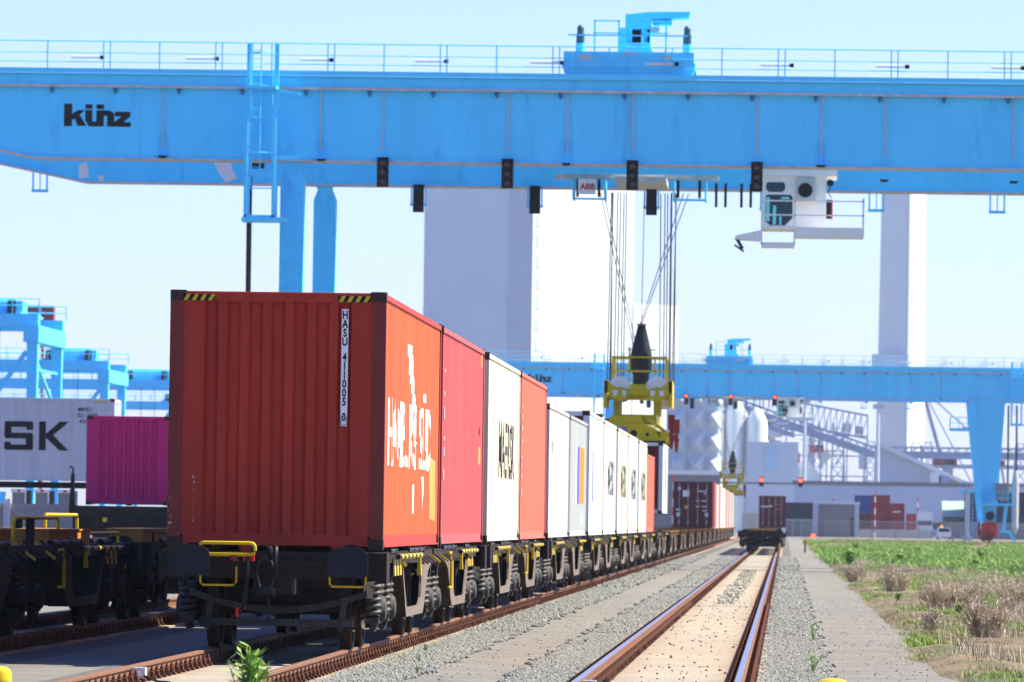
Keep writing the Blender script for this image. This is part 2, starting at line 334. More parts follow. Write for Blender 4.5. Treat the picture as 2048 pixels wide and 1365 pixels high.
# the weedy field right of the path
def fieldz(x, y): return 0.03 * math.sin(x * 1.7 + y * .13) + .03 * math.sin(x * .6 - y * .21) + .02 * math.sin(x * 4.1 + y * .9) + .03 - .12 * max(0, min(1, (2.1 - x) / .5))
struct(sheet('field', 1.55, 9, 46, 330, GZ + .02, G_GRASS, 90, 500, fieldz))
struct(sheet('field', 9, 60, 46, 330, GZ + .02, G_GRASS, 40, 100, fieldz))
struct(sheet('field', 1.55, 60, 330, 800, GZ + .02, G_GRASS, 60, 120, fieldz))
def blades(name, XY, hmin, hmax, w, lean, m, label, cat, per=1, spread=0.05, kind=True):
    n = len(XY) * per; P = np.repeat(np.asarray(XY, float), per, 0) + RNG.normal(0, spread, (n, 2))
    z = np.array([fieldz(a, b) for a, b in P]) + GZ + .0
    h = RNG.uniform(hmin, hmax, n); a = RNG.uniform(0, 6.28, n); l = np.abs(RNG.normal(0, lean, n)) * h
    d = RNG.uniform(0, 6.28, n); ww = w * RNG.uniform(.6, 1.4, n)
    ax, ay = np.cos(a) * ww / 2, np.sin(a) * ww / 2; lx, ly = np.cos(d) * l, np.sin(d) * l
    V = np.stack([np.stack([P[:, 0] - ax, P[:, 1] - ay, z], 1), np.stack([P[:, 0] + ax, P[:, 1] + ay, z], 1),
                  np.stack([P[:, 0] + lx * .4 + ax * .8, P[:, 1] + ly * .4 + ay * .8, z + h * .6], 1), np.stack([P[:, 0] + lx * .4 - ax * .8, P[:, 1] + ly * .4 - ay * .8, z + h * .6], 1),
                  np.stack([P[:, 0] + lx, P[:, 1] + ly, z + h], 1)], 1).reshape(-1, 3)
    o = (np.arange(n) * 5)[:, None]
    quads = (np.array([[0, 1, 2, 3]]) + o); tris = (np.array([[3, 2, 4]]) + o)
    me = bpy.data.meshes.new(name); me.from_pydata(V.tolist(), [], quads.tolist() + tris.tolist())
    ob = put(name, me, m)
    if kind: tag(stuff(ob), label, cat)
    return ob
def grass_mat(name, cs, scale=0.8):
    m = ground_mat(name, cs[0], cs[1], cs[2], scale, 9, 0, 1, (1, .5, 1), .35, .65)
    b = m.node_tree.nodes['Principled BSDF']; b.inputs['Roughness'].default_value = .6
    return m
GREEN = grass_mat('weed_green', ((.15, .29, .03), (.28, .40, .06), (.21, .35, .04)))
GREEN2 = grass_mat('far_weed_green', ((.13, .30, .03), (.26, .42, .06), (.19, .37, .045)), .35)
DRYG = grass_mat('dry_stalk', ((.34, .28, .19), (.58, .49, .36), (.46, .39, .28)), 6)
STRAW = grass_mat('straw', ((.28, .21, .10), (.36, .29, .16), (.22, .17, .08)), 2)
def noise2(x, y): return math.sin(x * 1.3 + 1.7 * math.sin(y * .11)) + math.sin(x * .7 - y * .09 + 2) + .8 * math.sin(x * 2.9 + y * .31)
pts = []
while len(pts) < 4200:
    y = 58 + 232 * random.random() ** 1.1; x = random.uniform(1.7, 1.9 + y * .042)
    if noise2(x * 1.6, y) + random.uniform(-.8, .8) > .45 + .35 * math.sin(y * .08): pts.append((x, y))
blades('grass_tufts', pts, .03, .12, .008, .9, GREEN, 'patchy green grass over the sandy field', 'grass', 34, .10)
pts = []
while len(pts) < 2200:
    y = random.uniform(58, 290); x = random.uniform(1.75, 2 + y * .042)
    if noise2(x * 1.4 + 3, y + 11) + random.uniform(-1, 1) > .2: pts.append((x, y))
blades('straw_tufts', pts, .02, .11, .007, .9, STRAW, 'short straw-coloured dry grass on the field', 'dry grass', 22, .12)
pts = []
while len(pts) < 1500:
    y = random.uniform(80, 300); x = random.uniform(2.2, 2 + y * .042)
    if noise2(x * 1.1 - 5, y * .8 + 40) + random.uniform(-1, 1) > .9: pts.append((x, y))
blades('dry_stalks', pts, .08, .30, .009, .35, DRYG, 'grey dead stalks standing between the dry bushes', 'dry stalks', 10, .12)
pts = []
while len(pts) < 6500:
    y = 225 + 400 * random.random() ** 1.25; x = random.uniform(1.9 + max(0, 300 - y) * .004, 2.5 + y * .043)
    if noise2(x * .8, y * .25) + random.uniform(-1.0, 1.0) > -.7 + max(0, (290 - y) / 30): pts.append((x, y))
blades('tall_weeds', pts, .05, .30, .03, .95, GREEN2, 'band of tall bright green weeds across the field', 'weeds', 16, .20)
pts = [(random.uniform(5, 36), random.uniform(560, 690)) for _ in range(700)]
blades('straw_verge', pts, .1, .3, .05, .6, STRAW, 'dry yellow verge in front of the far fence', 'dry grass', 8, .5)
def dry_bush(x, y, r, h, n, label):
    t = thing('dry_bush', label, 'bush', (x, y, GZ + fieldz(x, y)), 0, 'dry bushes on the field')
    mb = MB(); lobes = [(random.uniform(-.6, .6) * r, random.uniform(-.8, .8) * r, random.uniform(.55, 1.0)) for _ in range(6)]
    for i in range(n):
        lx, ly, lh = random.choice(lobes); dx, dy = lx + random.gauss(0, r * .28), ly + random.gauss(0, r * .4)
        p = (lx * .7 + random.gauss(0, .05), ly * .7 + random.gauss(0, .05), 0); e = (dx, dy, h * lh * random.uniform(.45, 1.05))
        mid = tuple((p[k] + e[k]) / 2 + random.gauss(0, .03) for k in range(3))
        mb.tube([p, mid, e], .0045, 3)
        for j in range(4):
            f = random.uniform(.3, 1); b0 = tuple(mid[k] + (e[k] - mid[k]) * f for k in range(3))
            mb.tube([b0, (b0[0] + random.gauss(0, .05), b0[1] + random.gauss(0, .05), b0[2] + random.uniform(.0, .10))], .0035, 3)
    mb.build('dry_twigs', DRYG, t)
    return t
dry_bush(3.05, 128, .58, .70, 420, 'largest grey dry bush in the middle of the field')
dry_bush(3.05, 101, .42, .62, 300, 'grey dry bush in the foreground right of the gravel path')
dry_bush(2.75, 168, .42, .75, 220, 'small grey dry bush behind the largest dry bush')
dry_bush(2.1, 200, .42, .65, 200, 'furthest small dry bush nearest the gravel path')
dry_bush(4.75, 135, .7, .75, 330, 'broad dry bush at the right edge of the field')
dry_bush(3.75, 133, .35, .6, 160, 'thin dry bush between the largest and the broad one')
dry_bush(2.35, 108, .16, .45, 60, 'thin dry stalks beside the gravel path')
def leafy_weed(name, x, y, z, h, n, label, spread=.5, lf=.05):
    t = thing(name, label, 'plant', (x, y, z), 0, 'green weeds')
    st = MB(); lv = MB()
    for i in range(n):
        a = random.uniform(0, 6.28); q = random.random(); tip = Vector((math.cos(a) * q * h * spread * .5, math.sin(a) * q * h * spread * .5, h * random.uniform(.6, 1)))
        st.tube([(0, 0, 0), tip * .5 + Vector((0, 0, h * .06)), tip], .005, 4)
        for j in range(14):
            f = .3 + .7 * j / 13; p = tip * f; b = random.uniform(0, 6.28)
            d = Vector((math.cos(b), math.sin(b), random.uniform(.1, .9))).normalized(); L = lf * random.uniform(.7, 1.5); s = d.cross(Vector((0, 0, 1))).normalized() * L * .22
            lv.add([p, p + d * L * .5 + s, p + d * L, p + d * L * .5 - s], [(0, 1, 2, 3)])
    st.build('stem', GREEN, t); lv.build('leaves', LEAF, t)
LEAF = grass_mat('leaf_green', ((.14, .30, .03), (.24, .42, .06), (.18, .35, .04)), 8)
leafy_weed('leafy_weed', -3.97, 50.2, GZ, .74, 26, 'blurred bright green weed growing right in front of the near rail', .55, .085)
for x, y, h in ((.42, 96, .28), (.33, 76, .26), (-4.2, 78, .12), (-4.45, 84, .12), (-3.9, 72, .10), (-2.7, 92, .10)):
    leafy_weed('leafy_weed', x, y, GZ, h, 4, {(.42): 'taller green weed in the stones right of the right-hand track', (.33): 'smaller green weed in the stones nearer the front, right of the right-hand track', (-4.2): 'tiny weed in the stones left of the middle path', (-4.45): 'tiny weed by the rail clips of the train track', (-3.9): 'lowest tiny weed at the edge of the middle path', (-2.7): 'tiny weed in the stones right of the middle path'}[x], .7, .045 if h > .2 else .02)
for x, y, h, lb in ((5.2, 300, .5, 'dark weed clump in the middle of the weed band'), (9.6, 330, .55, 'dark weed clump towards the right end of the weed band'), (4.4, 420, .6, 'dark weed clump at the back left of the weed band'), (7.4, 262, .4, 'low weed clump at the front right of the weed band'), (3.1, 120, .22, 'green weed clump beside the largest dry bush'), (2.75, 68, .28, 'green weed clump in the lower right corner of the field'), (2.45, 145, .2, 'green weed clump by the edge of the gravel path')):
    leafy_weed('leafy_weed', x, y, GZ + fieldz(x, y), h, 18, lb, 1.1, .11 if y > 200 else .06)
leafy_weed('leafy_weed', 2.55, 265, GZ, .75, 26, 'dark green bush at the left end of the weed band', .9, .14)

# small things on the track
for x, y, lb in ((.42, 57.2, 'yellow domed bollard cap at the bottom edge right of the track'), (-6.66, 57.0, 'yellow domed bollard cap in the bottom left corner')):
    b = thing('marker_bollard', lb, 'bollard', (x, y, GZ), 0, 'yellow marker bollards')
    MB().lathe([(.11, 0), (.11, .25), (.135, .25), (.135, .31), (.125, .345), (.09, .37), (.03, .38)], (0, 0, 0), 'z', 24).build('cap', YELLOW, b, smooth=True)
    MB().lathe([(.15, -.02), (.15, .03), (.115, .05)], (0, 0, 0), 'z', 20).build('base_ring', YELLOW, b, smooth=True)
def rail_sensor(x, y, lb):
    t = thing('rail_contact_box', lb, 'sensor', (x, y, 0), 0, 'rail contact boxes')
    MB().box(.04, .17, -.09, .09, -.12, -.015).box(.05, .16, -.1, -.09, -.11, -.03).build('housing', LTGREY, t)
    MB().box(.075, .135, -.104, -.1005, -.095, -.045).build('cover_plate', WHITE, t)
    MB().tube([(.12, -.06, -.09), (.2, -.12, -.11), (.3, -.1, -.15), (.42, -.14, -.155)], .014, 6).build('cable', BLACKR, t)
rail_sensor(TX[2] - .7525, 63.8, 'small grey contact box clamped on the left rail of the right-hand track')
rail_sensor(TX[1] - .7525, 66.3, 'small grey contact box clamped on the left rail of the train track')

# ------------------------------------------------------------------ containers
CW = 2.438
def corr_breaks(L, pitch, flat, slope):
    """corrugation profile along a wall: list of (pos, depth 0..1)"""
    n = int((L - .25) / pitch); s = (L - n * pitch) / 2; pr = [(0.0, 0)]
    for i in range(n):
        a = s + i * pitch + (pitch - 2 * flat - 2 * slope) / 2
        pr += [(a + flat / 2, 0), (a + flat / 2 + slope, 1), (a + flat / 2 + slope + flat, 1), (a + flat / 2 + 2 * slope + flat, 0)]
    pr.append((L, 0)); return pr
SIDEP = {}
def side_profile(L):
    if L not in SIDEP: SIDEP[L] = corr_breaks(L, .278, .072, .067)
    return SIDEP[L]
MC = {}
def cached(key, fn):
    if key not in MC: MC[key] = fn()
    return MC[key]
def wall_mesh(pr, depth, z0, z1, axis, name):
    vs = []; fs = []
    for p, d in pr:
        for z in (z0, z1): vs.append((-d * depth, p, z) if axis == 'x' else (p, d * depth, z))
    for i in range(len(pr) - 1): fs.append((2 * i, 2 * i + 2, 2 * i + 3, 2 * i + 1))
    me = bpy.data.meshes.new(name); me.from_pydata(vs, [], fs); return me
def corr_text(s, size, fat, L, yc, zc, m, parent, name='lettering', x=CW / 2 - .018):
    src = text_mesh(s, size, fat) if isinstance(s, str) else s
    b = bmesh.new(); b.from_mesh(src)
    y0 = min(v.co.x for v in b.verts) + yc; y1 = max(v.co.x for v in b.verts) + yc
    pr = side_profile(L)
    for p, d in pr:
        if y0 < p < y1: bmesh.ops.bisect_plane(b, geom=b.verts[:] + b.edges[:] + b.faces[:], plane_co=(p - yc, 0, 0), plane_no=(1, 0, 0), dist=1e-5)
    ps = [p for p, d in pr]; ds = [d for p, d in pr]
    for v in b.verts:
        yy = v.co.x + yc; v.co = Vector((x - .036 * float(np.interp(yy, ps, ds)) + .004, yy, v.co.y + zc))
    me = bpy.data.meshes.new(name); b.to_mesh(me); b.free()
    return put(name, me, m, parent)
def flat_poly(pts):
    me = bpy.data.meshes.new('mark'); me.from_pydata([(a, b, 0) for a, b in pts], [], [tuple(range(len(pts)))]); return me
def star_mesh(r, k=7):
    return flat_poly([((r if i % 2 == 0 else r * .45) * math.sin(math.pi * i / k), (r if i % 2 == 0 else r * .45) * math.cos(math.pi * i / k)) for i in range(2 * k)])
CAST = mat('casting_rust', (0.06, 0.03, 0.02), 0.75, 0, 0.35, 8)
def container(label, X, Y, Z, paintm, L=12.192, H=2.896, side=None, frame=None, near=True, doors=False, rz=0, group='containers on the container train', casts=None):
    """origin: middle of the footprint's near end; Y runs away along the container"""
    t = thing('shipping_container', label, 'container', (X, Y, Z), rz, group)
    side = side or paintm; frame = frame or paintm; W = CW / 2
    k = (L, H)
    sp = cached(('side',) + k, lambda: wall_mesh(side_profile(L), .036, .16, H - .06, 'x', 'side_panel'))
    put('side_panel', sp, side, t, (W - .018, 0, 0))
    put('side_panel', sp, side, t, (-W + .018, L, 0), (0, 0, math.pi))
    ep = cached(('end', H), lambda: wall_mesh(corr_breaks(CW - .26, .25, .09, .035), .055, .14, H - .1, 'y', 'end_panel'))
    dp = cached(('back', H), lambda: MB().box(-W + .1, W - .1, .04, .06, .14, H - .1).mesh('end_wall'))
    if doors:
        put('door_leaf', cached(('door', H), lambda: MB().box(-W + .12, -.01, .04, .08, .15, H - .12).box(-W + .3, -.2, .03, .04, .3, H / 2 - .1).box(-W + .3, -.2, .03, .04, H / 2 + .1, H - .3).mesh('door_leaf')), paintm, t)
        put('door_leaf', cached(('doorr', H), lambda: MB().box(.01, W - .12, .04, .08, .15, H - .12).box(.2, W - .3, .03, .04, .3, H / 2 - .1).box(.2, W - .3, .03, .04, H / 2 + .1, H - .3).mesh('door_leaf')), paintm, t)
        for x in (-.85, -.3, .3, .85):
            put('lock_rod', cached(('rod', H), lambda: MB().tube([(0, .0, .12), (0, .0, H - .1)], .02, 6).box(-.05, .05, -.01, .05, .35, .45).box(-.05, .05, -.01, .05, H - .5, H - .4).mesh('lock_rod')), LTGREY, t, (x, 0, 0))
    else:
        put('end_panel', ep, paintm, t, (-W + .13, .015, 0))
    put('end_wall', dp, paintm, t, (0, L - .1, 0))
    put('roof_panel', cached(('roof', L), lambda: MB().box(-W + .05, W - .05, .05, L - .05, -.04, -.012).mesh('roof_panel')), side, t, (0, 0, H))
    if near:
        po = cached(('post', H), lambda: MB().box(-.075, .075, -.065, .065, .118, H - .118).mesh('corner_post'))
        for sx in (-1, 1):
            for y in (.067, L - .067): put('corner_post', po, frame, t, (sx * (W - .077), y, 0))
        def cast():
            mb = MB(); hx, hy, hz = .089, .081, .059
            mb.box(-hx, hx, -hy + .02, hy, -hz, hz)
            for a in range(12):
                t0, t1 = 2 * math.pi * a / 12, 2 * math.pi * (a + 1) / 12
                def rim(t_): c, s_ = math.cos(t_), math.sin(t_); q = max(abs(c), abs(s_)); return (c / q * hx, s_ / q * hz)
                i0, i1 = (.032 * math.cos(t0), .04 * math.sin(t0)), (.032 * math.cos(t1), .04 * math.sin(t1)); o0, o1 = rim(t0), rim(t1)
                mb.add([(i0[0], -hy, i0[1]), (i1[0], -hy, i1[1]), (o1[0], -hy, o1[1]), (o0[0], -hy, o0[1])], [(0, 1, 2, 3)])
                mb.add([(o0[0], -hy, o0[1]), (o1[0], -hy, o1[1]), (o1[0], -hy + .02, o1[1]), (o0[0], -hy + .02, o0[1])], [(0, 1, 2, 3)])
                mb.add([(i0[0], -hy, i0[1]), (i1[0], -hy, i1[1]), (i1[0], -hy + .03, i1[1]), (i0[0], -hy + .03, i0[1])], [(0, 1, 2, 3)])
            return mb.mesh('corner_casting')
        cm = cached('cast', cast)
        for sx in (-1, 1):
            for y, rr in ((.081, 0), (L - .081, math.pi)):
                for z in (.059, H - .059): put('corner_casting', cm, casts or CAST, t, (sx * (W - .089), y, z), (0, 0, rr))
        hd = cached('head', lambda: MB().box(-W + .18, W - .18, 0, .07, -.125, -.028).mesh('end_header'))
        sl = cached('sill', lambda: MB().box(-W + .18, W - .18, .012, .08, .035, .16).prism([(-W + .18, .035), (-W + .45, .035), (-W + .18, -.03 + .04)], 'y', .02, .06).mesh('end_sill'))
        for y, rr in ((0, 0), (L, math.pi)):
            put('end_header', hd, frame, t, (0, y, H), (0, 0, rr)); put('end_sill', sl, frame, t, (0, y, 0), (0, 0, rr))
        tr = cached(('trail', L), lambda: MB().box(-.045, .028, .163, L - .163, -.085, -.022).mesh('top_side_rail'))
        br = cached(('brail', L), lambda: MB().box(-.05, .004, .163, L - .163, .03, .17).box(.004, .028, .3, L - .163, .03, .05).mesh('bottom_side_rail'))
        for sx in (1, -1):
            put('top_side_rail', tr, frame, t, (sx * (W - .028), 0 if sx > 0 else L, H), (0, 0, 0 if sx > 0 else math.pi))
            put('bottom_side_rail', br, frame, t, (sx * (W - .028), 0 if sx > 0 else L, 0), (0, 0, 0 if sx > 0 else math.pi))
        put('floor', cached(('floor', L), lambda: MB().box(-W + .08, W - .08, .1, L - .1, .08, .15).mesh('floor')), DARKST, t)
    else:
        fr = cached(('frame',) + k, lambda: (lambda mb: [mb.box(sx * W - .07 - sx * .07, sx * W + .07 - sx * .07, y0, y0 + .14, 0, H) for sx in (-1, 1) for y0 in (0, L - .14)] and [mb.box(sx * W - .04 - sx * .04, sx * W + .04 - sx * .04, .14, L - .14, z, z + .12) for sx in (-1, 1) for z in (.02, H - .13)] and [mb.box(-W + .14, W - .14, y0, y0 + .08, z, z + .12) for y0 in (0, L - .08) for z in (.02, H - .13)] and mb)(MB()).mesh('frame'))
        put('frame', fr, frame, t)
    return t
def marks_column(t, y, zs, m=WHITE, w=.055):
    """faded white code characters down the near edge of a side wall"""
    for z, h in zs: put('code_mark', cached(('cm', w, h), lambda: MB().box(0, .004, -w, w, -h / 2, h / 2).mesh('code_mark')), m, t, (CW / 2 - .014, y, z))

C_RED = mat('container_red', (0.385, 0.032, 0.014), .5, 0, .2, 1.8, (1.5, 1.5, .2), .08, 5, (0.06, 0.012, 0.010), .85, 4.5, .645)
C_REDS = paint('container_red_sunlit_faded', (0.50, 0.095, 0.027), .4, .66, .14)  # same red, slightly faded, with the sunlit side's orange put into the colour
C_ROSE = paint('container_rose_red', (0.44, 0.075, 0.072), .4, .66, .16)
C_CREAM = paint('container_cream', (0.64, 0.57, 0.43), .6, .57, .10, .5, (.40, .24, .07))
C_SALM = paint('container_salmon', (0.55, 0.125, 0.075), .3, .69, .07)
C_PALE = paint('container_pale_grey', (0.46, 0.465, 0.44), .5, .58, .10, .5, (.36, .30, .16))
C_GREY = paint('container_grey_green', (0.33, 0.355, 0.35), .5, .58, .10, .5, (.30, .26, .15))
C_WHITE = paint('container_white', (0.60, 0.615, 0.62), .45, .6, .08, .5, (.38, .31, .16))
C_IVORY = paint('container_ivory', (0.62, 0.565, 0.42), .5, .6, .08, .5, (.42, .28, .10))
C_MAG = paint('container_magenta', (0.46, 0.008, 0.125), .2, .74, .05)
C_MAROON = paint('container_maroon', (0.10, 0.012, 0.014), .4, .68, .12)
C_SK = paint('container_dull_white', (0.46, 0.48, 0.53), .6, .66, .08)
C_POST = paint('rusty_red_post', (0.20, 0.03, 0.02), .9, .56, .25)
SKYB = mat('pale_blue_print', (0.42, 0.66, 0.78), .5, 0, .05)
NAVYI = mat('navy_print', (0.02, 0.03, 0.09), .5, 0, .1)
ORNG = mat('orange_print', (0.75, 0.22, 0.03), .5, 0, .1)
BLUEI = mat('blue_print', (0.06, 0.12, 0.50), .5, 0, .1)
STICK = mat('yellow_sticker', (0.66, 0.30, 0.09), .6, 0, .15)
WPRINT = mat('white_print', (0.82, 0.80, 0.78), .6, 0, .05)
CHALK = mat('chalk', (0.65, 0.52, 0.42), .9, 0, .1)
PITCH, Y1, ZL = 26.4, 75.7, 1.13
HC, STD = 2.896, 2.591
XC = TX[1] - .045
def cpos(k, j): return Y1 + PITCH * k + (12.7 if j else 0)

# -- 1: the red one in front
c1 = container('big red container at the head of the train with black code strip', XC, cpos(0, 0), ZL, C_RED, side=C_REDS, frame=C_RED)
for ch in c1.children:
    if ch.name.startswith('corner_post') and ch.location.y < 1: ch.material_slots[0].link = 'OBJECT'; ch.material_slots[0].material = C_POST
for x in (-.905, .845):
    put('hazard_plate', cached('hzp', lambda: MB().box(-.175, .19, -.004, 0, -.035, .035).mesh('hazard_plate')), BLACK, c1, (x, -.001, HC - .082))
    def hz():
        mb = MB()
        for i in range(4):
            a = -.165 + i * .092; mb.prism([(a, -.034), (a + .045, -.034), (a + .083, .034), (a + .038, .034)], 'y', -.0065, -.0045)
        return mb.mesh('hazard_stripe')
    put('hazard_stripe', cached('hzs', hz), YELLOW, c1, (x, -.001, HC - .082))
px = .755
put('code_plate', MB().box(px - .038, px + .038, .004, .012, 1.385, 2.70).mesh('code_plate'), WPRINT, c1)
zz = 2.63
for ch in 'HASU 411005 0':
    if ch != ' ':
        put('code_letter', text_mesh(ch, .125, .004), INK, c1, (px, .002, zz), (math.pi / 2, 0, 0)).scale = (.72, 1, 1)
    zz -= .1005 if ch != ' ' else .072
put('check_digit_frame', MB().box(px - .034, px - .028, .001, .003, 1.395, 1.49).box(px + .028, px + .034, .001, .003, 1.395, 1.49).box(px - .034, px + .034, .001, .003, 1.395, 1.401).box(px - .034, px + .034, .001, .003, 1.484, 1.49).mesh('check_digit_frame'), INK, c1)
zz = .80
for ch in 'KEA V7SIE':
    if ch != ' ': put('chalk_letter', text_mesh(ch, .075, -.004), CHALK, c1, (-.92 + random.uniform(-.01, .01), .006, zz), (math.pi / 2, random.uniform(-.15, .15), 0))
    zz -= .062
zz = .74
for ch in 'YSIGNE9HP':
    put('chalk_letter', text_mesh(ch, .07, -.004), CHALK, c1, (-1.19 + random.uniform(-.012, .012), -.004, zz), (math.pi / 2, random.uniform(-.2, .2), 0)); zz -= .066
def stretch_x(me, k): me = me.copy(); me.transform(Matrix.Diagonal((k, 1, 1, 1))); return me
# HAMBURG SÜD painted on the corrugated side, with the pennant above
for i, w in enumerate(('HAMBURG', 'SÜD')):
    o = corr_text(stretch_x(text_mesh(w, 1.12, .004), (1.12, 1.25)[i]), 0, 0, 12.192, (3.95, 8.9)[i], 1.30, WPRINT, c1)
corr_text(flat_poly([(-.6, .42), (.3, .42), (.45, .2), (1.2, -.35), (1.5, -.75), (1.0, -.7), (.5, -.2), (-.3, .1)]), 0, 0, 12.192, 5.4, 2.02, WPRINT, c1, 'pennant_mark')
corr_text(flat_poly([(-.2, .15), (.2, .15), (.15, -.2), (-.1, -.2)]), 0, 0, 12.192, 6.4, .62, WPRINT, c1, 'worn_mark')
corr_text(flat_poly([(-.14, .2), (.2, .2), (.12, -.25), (-.1, -.2)]), 0, 0, 12.192, 8.4, .68, WPRINT, c1, 'worn_mark')
corr_text(flat_poly([(-.6, -.35), (.85, -.4), (.75, .38), (-.5, .42)]), 0, 0, 12.192, 10.6, .72, STICK, c1, 'yellow_patch')
put('dent_tab', MB().prism([(.62, .04), (.82, .04), (.76, -.06), (.70, -.07)], 'y', .03, .05).mesh('dent_tab'), C_RED, c1)
put('dent_tab', MB().prism([(-.42, .04), (-.24, .04), (-.29, -.06), (-.36, -.07)], 'y', .03, .05).mesh('dent_tab'), C_RED, c1)
# -- 2
c2 = container('rose-red container second in the train with a yellow sticker', XC, cpos(0, 1), ZL, C_ROSE)
marks_column(c2, .75, ((2.32, .05), (2.02, .06), (1.76, .16), (1.42, .06), (1.25, .12), (.95, .14)))
corr_text(flat_poly([(-.25, -.13), (.25, -.13), (.25, .13), (-.25, .13)]), 0, 0, 12.192, 11.2, 1.30, STICK, c2, 'sticker')
corr_text(flat_poly([(-.12, -.06), (.12, -.06), (0, .1)]), 0, 0, 12.192, 11.1, 1.66, INK, c2, 'sticker')
corr_text(flat_poly([(-.12, -.09), (.12, -.09), (.12, .09), (-.12, .09)]), 0, 0, 12.192, 11.7, 2.70, STICK, c2, 'sticker')
# -- white ones with black lettering
def lettered(label, k, j, pm, H=HC, gx=True, side=None):
    t = container(label, XC, cpos(k, j), ZL, pm, H=H, side=side)
    corr_text(stretch_x(text_mesh('MAERSK', 1.25, .02), 1.35), 0, 0, 12.192, 7.2, 1.42, INK, t)
    if gx:
        corr_text(flat_poly([(-.75, -1.1), (.75, -1.1), (.75, 1.1), (-.75, 1.1)]), 0, 0, 12.192, 2.0, 1.45, SKYB, t, 'blue_panel')
        corr_text(star_mesh(.6), 0, 0, 12.192, 2.0, 1.45, WPRINT, t, 'star', CW / 2 - .013)
    return t
lettered('cream-white lettered container third in the train, behind the rose-red one', 1, 0, C_CREAM)
c4 = container('salmon-orange container fourth in the train', XC, cpos(1, 1), ZL, C_SALM)
marks_column(c4, .8, ((2.30, .05), (2.12, .10), (1.92, .10), (1.72, .06), (1.44, .06), (1.30, .06), (1.10, .06), (.82, .12)))
c5 = container('low pale grey container right behind the salmon one', XC, cpos(2, 0), ZL, C_PALE, H=STD)
corr_text('cai', .5, .01, 12.192, 2.2, 1.82, GREYW, c5)
c6 = container('grey-green container with an orange and blue panel', XC, cpos(2, 1), ZL, C_GREY, H=STD)
for (a, b, mm) in ((4.4, 5.2, WPRINT), (5.2, 6.9, BLUEI), (6.9, 10.3, ORNG)):
    corr_text(flat_poly([((a - b) / 2, -.62), ((b - a) / 2, -.62), ((b - a) / 2, .62), ((a - b) / 2, .62)]), 0, 0, 12.192, (a + b) / 2, 1.36, mm, c6, 'painted_panel')
corr_text(flat_poly([(-.4, -.12), (.4, -.12), (.4, .12), (-.4, .12)]), 0, 0, 12.192, 9.2, .22 + .18, WPRINT, c6, 'sticker')
c7 = container('tall white container with a blue stripe panel and dark front end', XC, cpos(3, 0), ZL, C_MAROON, side=C_WHITE, frame=C_WHITE)
corr_text(flat_poly([(-.5, -.6), (.5, -.6), (.5, .6), (-.5, .6)]), 0, 0, 12.192, 3.6, 1.42, BLUEI, c7, 'painted_panel')
corr_text(flat_poly([(-.8, -.5), (.8, -.5), (.8, .5), (-.8, .5)]), 0, 0, 12.192, 7.0, 1.3, C_IVORY, c7, 'painted_panel')
lettered('white lettered container just behind the blue-striped one', 3, 1, C_WHITE)
lettered('ivory lettered container ninth in the train', 4, 0, C_IVORY, gx=False)
lettered('white lettered container directly behind the ivory one', 4, 1, C_WHITE)
lettered('pale ivory lettered container just before the red-orange one', 5, 0, C_IVORY)
container('short red-orange container in front of the hanging one', XC, cpos(5, 1), ZL, C_SALM, H=STD)
c13 = container('white container hanging under the yellow spreader of the near crane', XC + .05, 245.0, 1.78, C_MAROON, H=STD, side=C_WHITE, frame=C_WHITE, group='containers on the container train')
corr_text(flat_poly([(-1.4, -.75), (1.4, -.75), (1.4, .75), (-1.4, .75)]), 0, 0, 12.192, 6.5, 1.3, ORNG, c13, 'painted_panel')
# -- the far group
fc = [('maroon container with its doors in view, first after the empty wagons', C_MAROON, True)]
names = ['salmon', 'white', 'salmon', 'white', 'ivory', 'white', 'salmon', 'pale grey', 'salmon', 'white', 'salmon', 'ivory']
ORDN = ['second', 'third', 'fourth', 'fifth', 'sixth', 'seventh', 'eighth', 'ninth', 'tenth', 'eleventh', 'twelfth', 'thirteenth']
pm = {'salmon': C_SALM, 'white': C_WHITE, 'ivory': C_IVORY, 'pale grey': C_PALE}
for i, nm in enumerate(names): fc.append((f'{nm} container, {ORDN[i]} in the far group behind the maroon one', pm[nm], False))
for i, (lb, m_, dr) in enumerate(fc):
    t = container(lb, XC, cpos(13 + i // 2, i % 2), ZL, m_, near=False, doors=dr, frame=m_)
    if dr:
        for a, b, w, h, mm in ((-.43, 2.15, .2, .2, WPRINT), (-.85, 2.45, .09, .09, WPRINT), (-.9, 1.15, .12, .05, WPRINT), (-.9, .85, .11, .12, WPRINT), (.85, .85, .1, .12, WPRINT), (-.4, 1.3, .12, .1, YELLOW),
                               (.55, 2.3, .3, .03, WPRINT), (.75, 2.15, .1, .03, WPRINT), (.3, 1.7, .1, .03, WPRINT), (.7, 1.7, .16, .03, WPRINT), (.3, 1.35, .12, .03, WPRINT), (.72, 1.35, .16, .03, WPRINT), (.72, 1.1, .12, .03, WPRINT)):
            put('door_placard', MB().box(a - w, a + w, .022, .028, b - h, b + h).mesh('door_placard'), mm, t)
t = container('dark maroon container with its doors in view on the right-hand train', TX[2], 617.0, ZL, C_MAROON, near=False, doors=True, group='containers on the right-hand train')
for a, b, w in ((-.75, 1.9, .3), (-.2, 1.95, .2), (.5, 2.1, .3), (.6, 1.7, .25)): put('door_placard', MB().box(a - w, a + w, .02, .028, b - .06, b + .06).mesh('door_placard'), WPRINT if a < 0 else C_ROSE, t)
